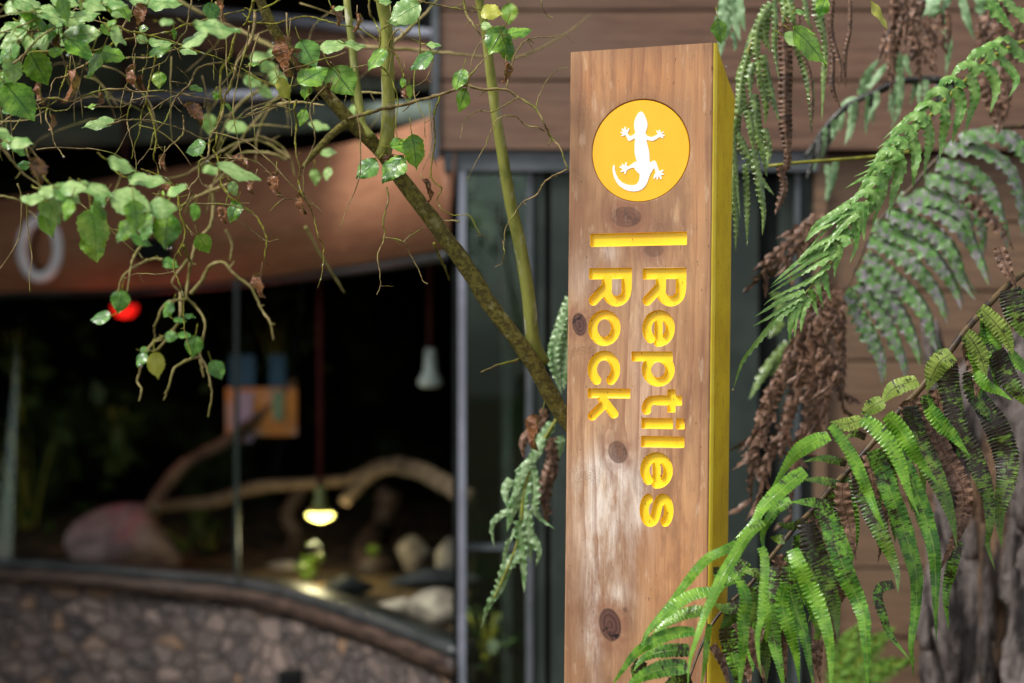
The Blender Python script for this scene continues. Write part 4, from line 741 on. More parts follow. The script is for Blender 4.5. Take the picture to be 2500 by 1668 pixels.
# ---------------------------------------------------------------- leaves
def leaf(mb, b, x, y, L, ang, wf, d, curl=.15, fold=.12, seed=0, rnd=None, ser=.05):
    r = random.Random(seed); c = X(b, (x, y), d); Lm = px2m(b, L, d); a_ = math.radians(ang)
    view = (c-Vector((0, 0, EYE))).normalized(); rgt = Vector((1, 0, 0)); upv = Vector((0, 0, 1))
    yaw = r.uniform(-.35, .35); t = (rgt*math.cos(a_)-upv*math.sin(a_)).normalized(); t = (t*math.cos(yaw)+view*math.sin(yaw)).normalized()
    n0 = -view; s = n0.cross(t).normalized(); nat = .80
    roll = math.acos(max(-1, min(1, wf/nat)))
    # roll so that the upper face looks to the sky
    cand = []
    for sg in (-1, 1):
        n = (n0*math.cos(roll)+s*math.sin(roll)*sg).normalized(); cand.append((n.z, n, sg))
    cand.sort(key=lambda q: -q[0]); n = cand[0][1]; s = n.cross(t).normalized()
    nl, nw = 14, 6; vs = []; uv = []; ph = r.uniform(0, 6); wav = r.uniform(.018, .05)
    for i in range(nl+1):
        q = i/nl; half = .5*nat*Lm*(math.sin(math.pi*min(1, q*1.02)**.78)**.85 if 0 < q < 1 else 0.0)
        if q > .75: half *= 1-.35*((q-.75)/.25)
        se = 1+ser*(1 if i % 2 else -1)
        for j in range(nw+1):
            v = (j/nw*2-1); off = half*v*(se if abs(v) > .9 else 1)
            h = -curl*Lm*(q-.35)**2*1.6-fold*Lm*(-abs(v)*.5)+Lm*wav*math.sin(q*13+ph+v*2.2)*abs(v)-Lm*.10*v*v*math.sin(q*3)
            p = c+t*Lm*(q-.5)+s*off+n*h; vs.append(p); uv.append((q, (v+1)/2))
    fs = [(i*(nw+1)+j, i*(nw+1)+j+1, (i+1)*(nw+1)+j+1, (i+1)*(nw+1)+j) for i in range(nl) for j in range(nw)]
    mb.add(vs, fs, uv, r.random() if rnd is None else rnd, 0)
    st = c-t*Lm*.5; e = st-t*Lm*.34+Vector((0, .004, Lm*.12)); mb.tube([st+t*Lm*.05, st-t*Lm*.12, e], [.0008, .0006], 5, 4, 0, r, 1)
LV = {}
def lv(b, mt, d, items):
    for it in items: LV.setdefault(mt, []).append((b, d)+it)
lv('A', 'leafpale', 2.18, [(110,190,150,200,.45),(130,240,190,170,.5),(60,310,160,150,.5),(350,80,230,10,.45),(520,130,220,20,.5),(640,110,190,-10,.45),(600,255,300,-10,.62),(700,40,190,20,.5),(480,10,220,10,.4),(860,30,150,0,.45),(100,520,200,80,.7),(180,40,190,20,.4),(240,20,180,30,.4),(60,200,140,160,.5),(400,130,200,15,.35),(290,300,160,140,.4),(200,330,150,90,.5)])
lv('A', 'leaf', 2.2, [(240,130,200,80,.7),(590,360,260,40,.55),(690,470,230,120,.35),(290,510,260,60,.78),(150,750,340,50,.72),(830,400,210,10,.55),(30,620,210,90,.75),(920,90,160,60,.6),(300,180,160,60,.5)])
lv('A', 'leafdark', 2.22, [(50,400,190,140,.6),(60,810,120,180,.5),(60,1050,160,170,.5),(150,1110,140,30,.4),(170,1215,110,180,.6),(370,240,150,100,.5),(560,340,120,60,.4),(1560,90,160,90,.78),(1440,1090,170,160,.65)])
lv('A', 'leafpale', 2.05, [(160,1050,180,0,.5),(20,980,160,20,.5),(900,1215,220,20,.45),(1100,1320,320,5,.3),(1760,1260,340,15,.3),(1600,200,340,5,.33),(1430,300,220,160,.3)])
lv('A', 'leafpale', 2.36, [(1060,210,75,0,.7),(1050,290,95,30,.75),(1190,310,200,0,.3),(1420,280,220,160,.25),(1200,15,280,0,.35),(1050,20,200,10,.3),(720,905,240,170,.33),(1390,380,140,10,.35),(820,20,150,20,.4),(1720,1380,100,60,.75)])
lv('A', 'leaf', 2.36, [(1180,370,180,-20,.42),(1450,650,120,20,.4),(1590,710,75,90,.7),(1690,790,95,50,.3),(1730,1530,120,110,.75),(1280,250,90,90,.4),(1870,470,90,-10,.3)])
lv('A', 'leaflime', 2.5, [(1170,590,135,90,.78),(1280,1400,190,-15,.35),(690,780,90,-10,.4)])
lv('C', 'leafpale', 1.98, [(200,90,150,190,.5),(320,45,150,10,.55),(330,150,230,60,.6),(430,60,210,30,.5),(470,20,190,0,.5),(640,40,180,20,.5),(840,110,280,20,.62),(1040,150,190,0,.7),(410,140,180,70,.5),(560,20,150,20,.5),(1130,30,150,-30,.35)])
lv('C', 'leaf', 1.98, [(310,250,190,70,.6),(870,200,210,80,.65),(800,290,190,130,.55),(1060,300,230,95,.78),(640,170,150,50,.5),(910,250,170,150,.5),(430,160,150,110,.5)])
lv('C', 'leafdark', 2.05, [(620,120,160,130,.5),(900,355,160,20,.4),(1240,180,120,100,.6),(930,300,150,120,.5)])
lv('C', 'leaflime', 2.08, [(605,300,300,80,.66),(600,400,210,75,.75)])
lv('C', 'leaflime', 2.36, [(1300,380,140,60,.8)])
lv('C', 'leaf', 2.36, [(1490,180,150,110,.6)])
lv('C', 'leafdark', 2.8, [(1090,505,115,20,.6),(765,750,155,100,.78),(640,850,135,170,.6),(1070,800,115,120,.6),(1095,970,95,0,.75),(1180,960,95,10,.5),(1235,1035,145,100,.78),(900,1120,105,120,.6),(925,1060,65,0,.75),(1385,1185,145,60,.75),(1210,840,85,10,.4),(1150,865,90,10,.4)])
lv('C', 'leafyellow', 2.8, [(1000,1155,170,80,.66)])
lv('C', 'leafpale', 2.4, [(1490,30,105,60,.6)])
lv('B', 'leafpale', 2.36, [(1010,80,230,150,.7),(970,150,110,10,.3),(1535,165,75,0,.7),(1200,285,95,0,.4),(560,290,190,-10,.42),(700,285,140,5,.4),(600,50,75,-20,.4),(890,10,85,0,.5)])
lv('B', 'leaf', 2.37, [(1600,260,210,120,.78),(1750,200,160,-15,.45),(1670,320,160,70,.65),(830,380,180,130,.5),(1000,530,65,100,.6),(430,480,220,-30,.62),(380,570,150,100,.5),(620,520,250,50,.78),(360,750,115,110,.6),(1360,510,160,110,.6),(1380,640,155,110,.6),(1000,920,160,-10,.6),(1080,970,225,80,.62),(935,1080,225,130,.6)])
lv('B', 'leafdark', 2.36, [(400,345,210,60,.78),(1120,390,180,150,.5),(770,1080,175,140,.7)])
lv('B', 'leafyellow', 2.36, [(1570,75,155,10,.65),(250,570,160,60,.55)])
lv('B', 'leaflime', 2.9, [(1680,90,140,90,.75),(1700,220,90,40,.5),(1040,600,110,90,.5)])
lv('B', 'leafpale', 3.0, [(530,970,110,0,.5),(440,1130,115,90,.6),(520,1110,95,100,.6),(470,800,140,10,.4),(680,710,90,90,.5),(90,360,130,0,.5),(150,430,130,20,.6),(50,520,120,20,.6),(210,500,140,30,.6),(130,590,110,40,.6),(180,340,100,0,.5)])
lv('A', 'leafpale', 3.05, [(1900,420,130,0,.5),(1990,500,130,10,.6),(1860,600,140,20,.6),(1960,680,120,30,.6),(1540,920,170,90,.7),(1750,930,190,10,.5),(1560,1250,150,20,.5),(1230,160,120,0,.4)])
lv('E', 'leaf', 2.37, [(670,50,130,110,.7),(600,290,310,45,.42)])
lv('E', 'leaf', 2.55, [(20,200,160,80,.6),(560,200,150,10,.4)])
lv('E', 'leafpale', 2.5, [(530,75,65,0,.6),(500,250,160,20,.5)])
lv('E', 'leafyellow', 2.5, [(1040,90,210,55,.22)])
k = 0
for mt, items in LV.items():
    mb = MB()
    for it in items:
        k += 1; b, d = it[0], it[1]; leaf(mb, b, it[2], it[3], it[4]*1.04, it[5], it[6], d+rt.uniform(-.03, .03), seed=k)
    if mt in ('leafpale', 'leaf', 'leafdark'):
        for q in range(14 if mt == 'leafpale' else 10):
            x = rt.uniform(-30, 560)*rt.uniform(.3, 1); y = rt.uniform(-20, 130); k += 1
            leaf(mb, 'S', x, y, rt.uniform(28, 66), rt.uniform(-20, 120), rt.uniform(.3, .75), rt.uniform(2.0, 2.9), seed=k)
    mb.build('foliage', [M[mt], M['twigmoss']], tr)
# withered leaves, each a crumpled blade
WT = [('A',2.2,1040,110,170,120,.6),('A',2.3,990,570,190,90,.35),('A',2.3,1050,610,120,90,.3),('A',2.2,430,310,140,90,.5),('A',2.3,300,690,170,90,.22),('A',2.3,515,640,240,90,.2),('A',2.32,730,735,120,90,.3),('A',2.36,1430,840,190,40,.5),('A',2.0,270,1260,200,60,.6),
      ('A',2.36,1635,70,170,95,.35),('A',2.34,1210,1200,130,90,.3),('A',2.36,1855,1360,130,110,.4),('A',2.36,2035,1360,180,90,.45),('A',2.36,1770,1190,150,20,.35),('A',2.4,1190,1370,170,40,.45),('A',2.3,380,900,120,80,.3),
      ('C',2.36,1430,190,120,100,.5),('C',2.7,1660,645,160,95,.5),('B',2.36,265,360,260,95,.42),('B',2.37,335,410,200,60,.5),('B',2.37,395,590,100,100,.5),('B',2.36,540,580,100,100,.35),('B',2.42,905,1015,80,100,.5),('B',2.38,1660,465,120,90,.45),
      ('B',2.37,580,100,130,60,.4),('B',2.37,710,145,120,90,.25),('B',2.36,1155,1190,100,60,.4),('B',2.36,1170,1250,90,85,.3),('B',2.36,360,1300,140,95,.28),('B',2.6,1020,590,90,90,.4),('H',2.7,560,230,190,110,.4),('A',2.2,600,-10,120,60,.4)]
for i, (b, d, x, y, L, an, wf) in enumerate(WT):
    mb = MB(); leaf(mb, b, x, y, L, an, wf, d, curl=.5, fold=.55, seed=900+i, ser=.12)
    rs = random.Random(i); nl = 15*7
    for q in range(nl):
        v = mb.v[q]; mb.v[q] = (v[0]+rs.uniform(-1, 1)*.0006, v[1]+rs.uniform(-1, 1)*.0022, v[2]+rs.uniform(-1, 1)*.0006)
    mb.build('withered_leaf', [M['withered'], M['twig']], tr)
# rain drops
for b, x, y, d, r in [('A',468,1158,2.26,9),('C',752,372,2.05,9),('C',1066,412,2.0,10),('C',1092,410,2.05,9),('C',898,1160,2.7,13),('D',480,480,2.34,5),('A',1530,1195,2.2,14),('A',1062,210,2.1,14),('A',500,410,2.1,12),('E',60,428,2.6,6),('F',103,1180,2.42,7),('A',2010,320,2.5,7)]:
    m_ = MB(); c = X(b, (x, y), d); rr_ = px2m(b, r, d); lathe(m_, c, [(.0001, rr_*1.2), (rr_*.6, rr_*.75), (rr_, 0), (rr_*.75, -rr_*.7), (.0001, -rr_)], 12); m_.build('rain_drop', M['water'], tr)
# ================================================================== ferns
rf = random.Random(21)
def ribbon(mb, pts, w, mt=0, per=.012, ruf=.18, ser=.06, fold=.10, tw=0., nz_=.35, rnd=None, seed=0, tip=.35, base=.8, crinkle=0., root=.12, nhint=None):
    """strap-shaped or toothed leaflet along pts; w = full width in metres, per = period of the waves on its margin"""
    r = random.Random(seed); q, L = catmull(pts, 8)
    n = max(12, min(150, int(L/per*5))); q, L = catmull(pts, n); nw = 6; vs = []; uv = []; als = []; ph = r.uniform(0, 6.28); ph2 = r.uniform(0, 6.28)
    ds = 2*math.pi*(L/(n-1))/per; PH = [[], []]; AM = [[], []]
    for sd_ in (0, 1):
        p_ = r.uniform(0, 6.28); am = 1.; tg = r.uniform(.3, 1.3); sp_ = 1.
        for i in range(n):
            if i % 5 == 0: tg = r.uniform(.25, 1.35); sp_ = r.uniform(.7, 1.35)
            am += (tg-am)*.3; p_ += ds*sp_; PH[sd_].append(p_); AM[sd_].append(am)
    hint = np.array(nhint if nhint is not None else (r.uniform(-.35, .35), -1, nz_)); hint /= np.linalg.norm(hint)
    for i in range(n):
        s = i/(n-1); t = q[min(n-1, i+1)]-q[max(0, i-1)]; t /= np.linalg.norm(t)+1e-9
        b = np.cross(t, hint); b /= np.linalg.norm(b)+1e-9; nn = np.cross(b, t)
        an = tw*(s-.3)+.25*math.sin(s*4+ph2); b, nn = b*math.cos(an)+nn*math.sin(an), nn*math.cos(an)-b*math.sin(an)
        env = min(1, base+(1-base)*s/root) if s < root else 1.
        env *= max(0.02, (1-s)/tip)**.8 if s > 1-tip else 1.
        saw = (s*L/per) % 1
        for j in range(nw+1):
            v = j/nw*2-1; av = abs(v)
            sd_ = 1 if v > 0 else 0; pv = PH[sd_][i]; saw = (pv/6.2832) % 1
            sw = 1+ser*(2*saw-1)*(av > .8)*AM[sd_][i]
            hw = w/2*env*sw
            h = ruf*w*env*(av**2.6)*math.sin(pv)*AM[sd_][i]-fold*w*env*av+fold*.4*w*env
            h += crinkle*w*r.uniform(-1, 1)
            vs.append(q[i]+b*hw*v+nn*h); uv.append((s*L*100, (v+1)/2)); als.append(s)
    fs = [(i*(nw+1)+j, i*(nw+1)+j+1, (i+1)*(nw+1)+j+1, (i+1)*(nw+1)+j) for i in range(n-1) for j in range(nw)]
    mb.add(vs, fs, uv, r.random() if rnd is None else rnd, mt, als)
def rib(mb, b, pts, w_, d, mt=0, dd=0., **kw):
    n = len(pts); d1 = d+dd; rs = random.Random(kw.get('seed', 0)+5)
    ribbon(mb, [X(b, p, d+(d1-d)*i/(n-1)+rs.uniform(-.004, .004)) for i, p in enumerate(pts)], px2m(b, w_, d), mt, **kw)
# ---------------- hard fern with long strap leaflets in front of the post
kf = thing('strap_fern', 'long strap leaved fern frond drooping over the lower right of the sign post', 'fern', P(2600, 1500, 2.7))
rch = [cv('F', p) for p in [(2150, 280), (1960, 430), (1840, 530), (1720, 650), (1590, 800), (1460, 970), (1300, 1170), (1150, 1330)]]+[cv('G', p) for p in [(1480, 190), (1340, 350), (1240, 450), (1150, 560), (1050, 660), (950, 780), (870, 880), (780, 1000), (650, 1120), (560, 1230), (480, 1400), (420, 1568)]]
m_ = MB(); p3 = [P(x, y, 2.50-.26*i/len(rch)) for i, (x, y) in enumerate(rch)]; m_.tube([P(2650, 560, 2.6), P(2560, 580, 2.55)]+p3, [.0052, .0052, .005, .0042, .003, .0016], 9, 90, .08, rf); kst = m_.build('frond_stem', M['stem'], kf)
KL = [
('G','kiobright',2.24,75,[(1230,150),(1130,190),(1040,250),(980,330),(930,410),(900,450)]),('G','kiobright',2.22,75,[(1090,350),(1000,420),(920,490),(850,560),(800,640),(690,740)]),
('G','kiobright',2.12,54,[(850,640),(760,720),(680,850),(620,950),(570,1060),(520,1170),(470,1310),(430,1450),(420,1600)]),('G','kiobright',2.18,46,[(700,770),(620,810),(540,850),(470,920),(400,1010),(330,1100),(250,1190),(180,1280),(150,1370)]),
('G','kiobright',2.16,62,[(560,1040),(450,1060),(350,1120),(270,1190),(200,1270),(160,1350)]),('G','kiobright',2.17,64,[(510,1150),(400,1170),(300,1220),(230,1290),(180,1340)]),('G','kiobright',2.15,62,[(460,1270),(340,1280),(220,1330),(120,1400),(50,1490),(-20,1590)]),
('G','kio',2.19,60,[(430,1380),(320,1380),(220,1400),(150,1440),(110,1500)]),('G','kio',2.15,78,[(420,1470),(300,1480),(200,1510),(110,1560),(60,1640)]),('G','kiodark',2.2,60,[(160,1440),(130,1500),(120,1600)]),('G','kiodark',2.2,70,[(440,1540),(350,1560),(250,1620)]),
('G','kiobright',2.14,44,[(840,790),(860,850),(860,950),(850,1080),(840,1200),(820,1300),(830,1450),(845,1530)]),('G','kiobright',2.16,72,[(720,980),(755,1080),(740,1200),(740,1320),(730,1450),(715,1620)]),('G','kiobright',2.17,30,[(545,1230),(530,1330),(520,1450),(490,1620)]),
('G','kiobright',2.17,40,[(860,1080),(880,1200),(870,1340)]),
('G','kio',2.22,84,[(640,1250),(670,1380),(700,1500),(710,1620)]),('G','kiobrown',2.23,44,[(690,1180),(780,1290),(800,1400),(850,1520),(870,1620)]),('G','kiobrown',2.21,40,[(560,1350),(620,1450),(660,1600)]),('G','kio',2.2,48,[(1010,520),(930,570),(880,640),(850,720),(860,850)]),
('G','kio',2.25,62,[(760,870),(690,960),(600,1030)]),('G','kio',2.24,60,[(600,900),(610,1000),(570,1080)]),
('G','kio',2.25,84,[(900,900),(890,1050),(900,1200),(920,1350),(950,1480),(975,1620)]),('G','kio',2.24,84,[(1000,900),(1010,1050),(1050,1180),(1090,1300),(1110,1400),(1145,1600)]),('G','kiobright',2.22,70,[(980,1000),(960,1120),(1000,1250),(1040,1400),(1060,1568)]),
('G','kiobright',2.20,80,[(1020,800),(1060,900),(1120,1020),(1180,1150),(1220,1280),(1240,1420),(1240,1620)]),('G','kiodark',2.24,96,[(1100,650),(1150,800),(1200,920),(1240,1050),(1270,1180),(1280,1320)]),('G','kio',2.21,88,[(1180,560),(1230,650),(1270,780),(1330,950),(1390,1080),(1430,1200),(1440,1330),(1450,1450),(1450,1620)]),
('G','kiobrown',2.24,74,[(1310,420),(1310,520),(1340,640),(1360,740),(1385,860)]),('G','kiobrown',2.26,50,[(1300,980),(1310,1050),(1300,1110)]),('G','kiobrown',2.26,50,[(1170,1320),(1160,1420),(1180,1568)]),
('G','kiodark',2.24,88,[(1400,350),(1430,480),(1490,620),(1540,740),(1590,850),(1620,950),(1625,1050)]),('G','kio',2.25,46,[(1600,1000),(1530,1020),(1510,1080),(1540,1180),(1580,1290),(1690,1430)]),
('G','kio',2.28,86,[(1480,240),(1540,360),(1590,500),(1650,660),(1690,790),(1730,950),(1730,1080),(1720,1200),(1700,1350),(1715,1530)]),('G','kio',2.30,80,[(1620,200),(1680,350),(1740,500),(1790,650),(1830,800),(1840,950),(1840,1100),(1845,1330)]),
('G','kiodark',2.31,104,[(1700,-20),(1720,120),(1780,260),(1850,400),(1900,520),(1940,650),(1960,780)]),('G','kio',2.32,50,[(1970,760),(1940,880),(1910,1000),(1900,1100),(1915,1260)]),('G','kiobrown',2.33,104,[(1790,0),(1860,200),(1940,350),(2000,470),(2000,600),(1960,720),(1860,930)]),
('G','kiodark',2.35,88,[(1920,-30),(1980,130),(2060,280),(2120,420),(2150,560),(2150,680),(2140,780),(2180,915)]),('G','kiodark',2.38,112,[(2110,-30),(2190,100),(2240,250),(2250,370),(2220,520),(2205,640),(2220,790)]),
('G','kiobright',2.20,76,[(1240,90),(1310,180),(1370,280),(1420,390),(1460,490),(1500,590),(1555,700)]),('G','kiobright',2.23,80,[(1420,50),(1500,110),(1580,200),(1640,320),(1680,450),(1745,610)]),('G','kiobright',2.25,80,[(1560,30),(1640,120),(1700,220),(1760,310),(1855,430)]),('G','kiobright',2.28,76,[(1800,-10),(1870,80),(1940,150),(2035,265)]),
('F','kiounder',2.40,112,[(1680,660),(1780,760),(1850,860),(1890,960)]),('F','kiounder',2.37,122,[(1590,820),(1650,900),(1690,990),(1720,1110)]),('F','kiobright',2.35,62,[(1650,1070),(1720,1150),(1800,1190),(1885,1248)]),('F','kiounder',2.33,128,[(1500,950),(1430,1000),(1380,1080),(1340,1190)]),
('F','kiounder',2.29,108,[(1280,1120),(1180,1150),(1110,1190),(1050,1270)]),('F','kiounder',2.27,96,[(1060,1250),(990,1290),(920,1340)]),('F','kiounder',2.25,92,[(930,1370),(830,1400),(720,1390)]),
('F','kiodark',2.36,112,[(1480,1010),(1480,1150),(1520,1300),(1580,1450),(1660,1640)]),('F','kiodark',2.38,118,[(1620,1060),(1660,1220),(1760,1330),(1830,1450),(1890,1620)]),('F','kiodark',2.40,112,[(1790,930),(1830,1050),(1900,1170),(2010,1310)]),('F','kiobrown',2.34,118,[(1230,1240),(1260,1380),(1300,1500),(1340,1650)]),
('F','kiodark',2.42,112,[(1860,540),(1900,680),(1960,800),(2050,900)]),('F','kiobright',2.41,72,[(1860,940),(1960,1040),(2060,1070)]),('F','kiobrown',2.46,66,[(1800,270),(1830,360),(1860,430),(1920,540)]),('F','kiobrown',2.40,100,[(1400,1180),(1420,1300),(1400,1420),(1430,1568)]),
('F','kiodark',2.45,100,[(1900,560),(1950,600),(2050,640)]),('F','kio',2.4,90,[(1760,960),(1700,900),(1680,800)]),
('G','kiodark',2.3,34,[(1440,160),(1380,140),(1310,170)]),('G','kiodark',2.27,36,[(1330,310),(1200,280),(1080,300)]),('G','kiodark',2.26,38,[(1290,430),(1180,405),(1060,400)]),('G','kio',2.25,48,[(1230,540),(1120,530),(1010,530)]),('G','kiodark',2.25,40,[(1090,640),(1010,670),(930,650)]),('G','kiodark',2.24,42,[(980,750),(930,740),(890,730)]),
('G','kiodark',2.24,46,[(860,960),(790,930),(730,930)]),('G','kiodark',2.22,52,[(720,1130),(640,1140),(560,1110)]),('G','kiodark',2.22,70,[(780,1020),(800,1120),(780,1250)]),('G','kiodark',2.23,80,[(700,1100),(660,1200),(600,1280)])]
for k_ in range(46):
    q_ = rf.random(); i_ = 3+int(q_*(len(rch)-6)); x, y = rch[i_]; x = (x-1500)/.4261+rf.uniform(-40, 60); y = (y-1000)/.4261+rf.uniform(20, 90); l = rf.uniform(280, 680)
    KL.append(('G', rf.choice(['kiodark', 'kiodark', 'kio', 'kio', 'kio', 'kiobright', 'kiobrown']), rf.uniform(2.34, 2.44), rf.uniform(56, 84), [(x, y), (x+rf.uniform(20, 60), y+l*.3), (x+rf.uniform(30, 110), y+l*.65), (x+rf.uniform(20, 130), y+l)]))
LABK = {'kiobrown': 'withered brown leaflet', 'kiounder': 'pale yellow green underside of a folded leaflet'}
for i, (b, mt, d, w_, pts) in enumerate(KL):
    m_ = MB(); br = mt == 'kiobrown'
    rib(m_, b, pts, w_*(1.2 if mt == 'kiobright' else 1.05 if mt == 'kiounder' else 1.28), d, dd=-.03 if len(pts) > 5 else .0, per=.0054 if not br else .011, ruf=.06 if not br else .16, ser=.12, fold=.05, crinkle=.004 if not br else .04, seed=i*3+1, tip=(.62 if len(pts) > 4 else .6) if mt != 'kiounder' else .45, nz_=.45 if mt != 'kiodark' else .05, tw=rf.uniform(-.25, .25), base=.75 if w_ > 60 else .9)
    o = m_.build('leaflet' if not br else 'withered_leaflet', M[mt], kst)
# ---------------- tree fern: trunk and its fronds
tf = thing('tree_fern', 'tree fern with grey fibrous trunk and arching lacy fronds at the right', 'fern', P(2500, 834, 3.4))
m_ = MB(); cx = P(2560, 834, 3.6); nA, nZ = 72, 90; vs = []; fs = []; rs = np.random.RandomState(4); phs = rs.uniform(0, 6.28, 16)
for i in range(nZ):
    z = 1.64*i/(nZ-1)
    for k in range(nA):
        a_ = 2*math.pi*k/nA; r = (.22+.05*math.sin(z*1.7+1))*(1 if z < 1.5 else max(.03, 1-((z-1.5)/.14)**2))
        for q_, (f, am) in enumerate([(5, .02), (9, .016), (14, .014), (23, .010)]): r += am*math.sin(a_*f+phs[q_]+1.4*math.sin(z*(2.2+q_)+phs[q_+4]))
        r += rs.uniform(-1, 1)*.007+(-.03 if math.sin(a_*11+3*math.sin(z*9+a_*3))*math.sin(z*7+a_*5) > .55 else 0)
        vs.append((cx.x+r*math.cos(a_)*.92, cx.y+r*math.sin(a_), z))
m_.add(vs, [(i*nA+k, i*nA+(k+1) % nA, (i+1)*nA+(k+1) % nA, (i+1)*nA+k) for i in range(nZ-1) for k in range(nA)]); m_.build('trunk', M['treefern'], tf)
for i in range(46):
    # broken frond bases standing off the trunk
    a_ = rf.uniform(math.pi*1.0, math.pi*1.9); z = rf.uniform(.3, 1.4); r = rf.uniform(.20, .27); m_ = MB() if i == 0 else m_
    p = Vector((cx.x+r*math.cos(a_), cx.y+r*math.sin(a_), z)); l = rf.uniform(.12, .4); o_ = Vector((math.cos(a_)*.03, math.sin(a_)*.03, 0))
    m_.tube([p, p+Vector((0, 0, l*.5))+o_*.3, p+Vector((rf.uniform(-.02, .02), 0, l))+o_], [.016, .018, .007], 7, 8, .15, rf)
tag(m_.build('stalk_bases', M['treefern'], tf), kind='stuff')
AR = [cv('E', p) for p in [(2200, 130), (2050, 230), (1900, 290), (1750, 370), (1560, 540), (1400, 700), (1250, 860), (1150, 1000), (1050, 1180), (950, 1350), (850, 1500)]]+[cv('F', p) for p in [(800, 280), (680, 430), (560, 570)]]
m_ = MB(); m_.tube([P(x, y, 2.66-.26*i/len(AR)) for i, (x, y) in enumerate(AR)], [.004, .003, .0014], 7, 60, .05, rf, 1)
EA = [([(1800,350),(1880,450),(1910,520),(1865,620)],78),([(1700,400),(1760,480),(1780,580),(1745,720)],84),([(1620,470),(1650,600),(1620,720),(1580,860)],74),([(1530,560),(1560,680),(1530,800),(1500,920)],78),([(1430,650),(1460,760),(1440,880),(1420,1020)],78),
 ([(1330,740),(1360,880),(1340,1010),(1320,1140)],78),([(1230,850),(1270,980),(1260,1090),(1250,1200)],82),([(1150,960),(1170,1080),(1130,1220),(1095,1390)],78),([(1060,1100),(1060,1220),(1020,1350),(990,1450)],66),([(1000,1270),(900,1350),(780,1400),(650,1440),(560,1530)],52),
 ([(1080,1100),(980,1180),(900,1250),(820,1300),(700,1370)],46),([(1150,1000),(1040,1080),(930,1140),(820,1200)],46),([(1230,880),(1130,960),(1000,1040),(940,1060)],46),([(1300,780),(1200,880),(1100,950),(980,1000)],42),([(1380,650),(1280,720),(1180,780),(1060,890)],42),
 ([(1990,380),(2040,480),(2050,600),(2010,720)],80),([(1880,300),(1960,370),(2010,460),(2000,560)],80),([(1720,-30),(1800,90),(1900,210)],112),([(1830,-30),(1900,60),(1990,170)],110),([(1920,60),(2000,120),(2080,240)],100),([(1050,1180),(1000,1300),(900,1480)],60),([(1120,1050),(1050,1200),(980,1330)],60)]
FA = [([(930,-20),(935,80),(940,230)],62),([(880,100),(890,250),(850,370)],52),([(790,260),(760,380),(750,470)],54),([(680,430),(700,520),(730,615)],48),([(600,540),(620,630),(645,710)],52),([(590,590),(550,680),(535,815)],54),([(480,660),(470,760),(465,885)],54),
 ([(560,570),(400,710),(330,790),(240,900),(160,1010),(105,1175)],62),([(540,590),(440,650),(330,720),(230,775)],46),([(560,550),(430,600),(330,660),(240,715)],46),([(680,440),(560,500),(450,550),(350,600),(300,640)],44),([(760,310),(640,380),(500,460),(330,570)],52),
 ([(760,260),(640,300),(500,380),(350,510)],52),([(820,180),(700,220),(580,300),(450,440)],52),([(850,80),(760,100),(650,160),(560,240)],52),([(850,0),(740,60),(630,130),(570,220)],52),([(900,60),(820,120),(700,250),(600,350)],50),([(850,150),(800,230),(740,330)],48),([(720,380),(640,450),(560,520)],44)]
def between(L_, idx):
    out = []
    for i in idx:
        (a_, wa), (b_, wb) = L_[i], L_[i+1]
        if len(a_) == len(b_) and math.hypot(a_[0][0]-b_[0][0], a_[0][1]-b_[0][1]) < 190: out.append(([((p[0]+q[0])/2+rf.uniform(-8, 8), (p[1]+q[1])/2+rf.uniform(-8, 8)) for p, q in zip(a_, b_)], (wa+wb)*.36))
    return out
EA += between(EA, list(range(10, 14))); FA += between(FA, [0, 3, 5, 9, 11, 12, 14, 15])
kw = dict(per=.0120, ruf=.14, ser=.24, fold=.10, tip=.75, base=.9, nz_=.7)
for i, (pts, w_) in enumerate(EA): rib(m_, 'E', pts, w_*1.02, 2.58-.12*max(0, (1900-pts[0][0])/1000), 0, seed=200+i, **kw)
for i, (pts, w_) in enumerate(FA): rib(m_, 'F', pts, w_, 2.42, 0, seed=260+i, **kw)
for i in range(2, len(AR)-3):
    for q_ in (0, .5):
        x, y = [AR[i][a_]*(1-q_)+AR[i+1][a_]*q_ for a_ in (0, 1)]; s_ = 1-.35*i/len(AR); d = 2.62-.26*(i+q_)/len(AR)
        rib(m_, 'S', [(x+6, y+8), (x-14*s_, y-16*s_), (x-46*s_, y-10*s_), (x-74*s_, y+34*s_)], 34*s_, d-.01, 0, seed=300+i*3+int(q_*3), **kw)
m_.build('frond', [M['tree_f'], M['stemgreen']], tf)
# frond with its grey sheen painted in as patches, arching behind
GB = [('F',[(820,560),(900,720),(980,860),(1040,1000),(1055,1150)]),('F',[(900,500),(1010,650),(1110,830),(1180,1000),(1205,1120)]),('F',[(900,420),(1050,560),(1170,720),(1250,880),(1300,1030)]),('F',[(940,330),(1090,450),(1230,580),(1320,700),(1370,850),(1420,970)]),
 ('F',[(970,230),(1130,300),(1280,420),(1400,580),(1470,760)]),('F',[(1000,130),(1180,210),(1340,310),(1450,440),(1520,560),(1560,670)]),('F',[(1080,60),(1260,130),(1400,210),(1500,320),(1560,480),(1650,610)]),('F',[(1150,-30),(1400,50),(1540,150),(1640,290),(1735,515)]),
 ('E',[(1330,1150),(1500,1180),(1620,1280),(1680,1420),(1700,1640)]),('E',[(1400,1050),(1600,1100),(1720,1200),(1800,1400),(1860,1600)]),('E',[(1450,950),(1650,960),(1850,1080),(1930,1300),(1950,1520)]),('E',[(1550,890),(1750,860),(1900,920),(2000,1050),(2060,1300)]),('E',[(1250,1250),(1450,1290),(1580,1400),(1640,1560)])]
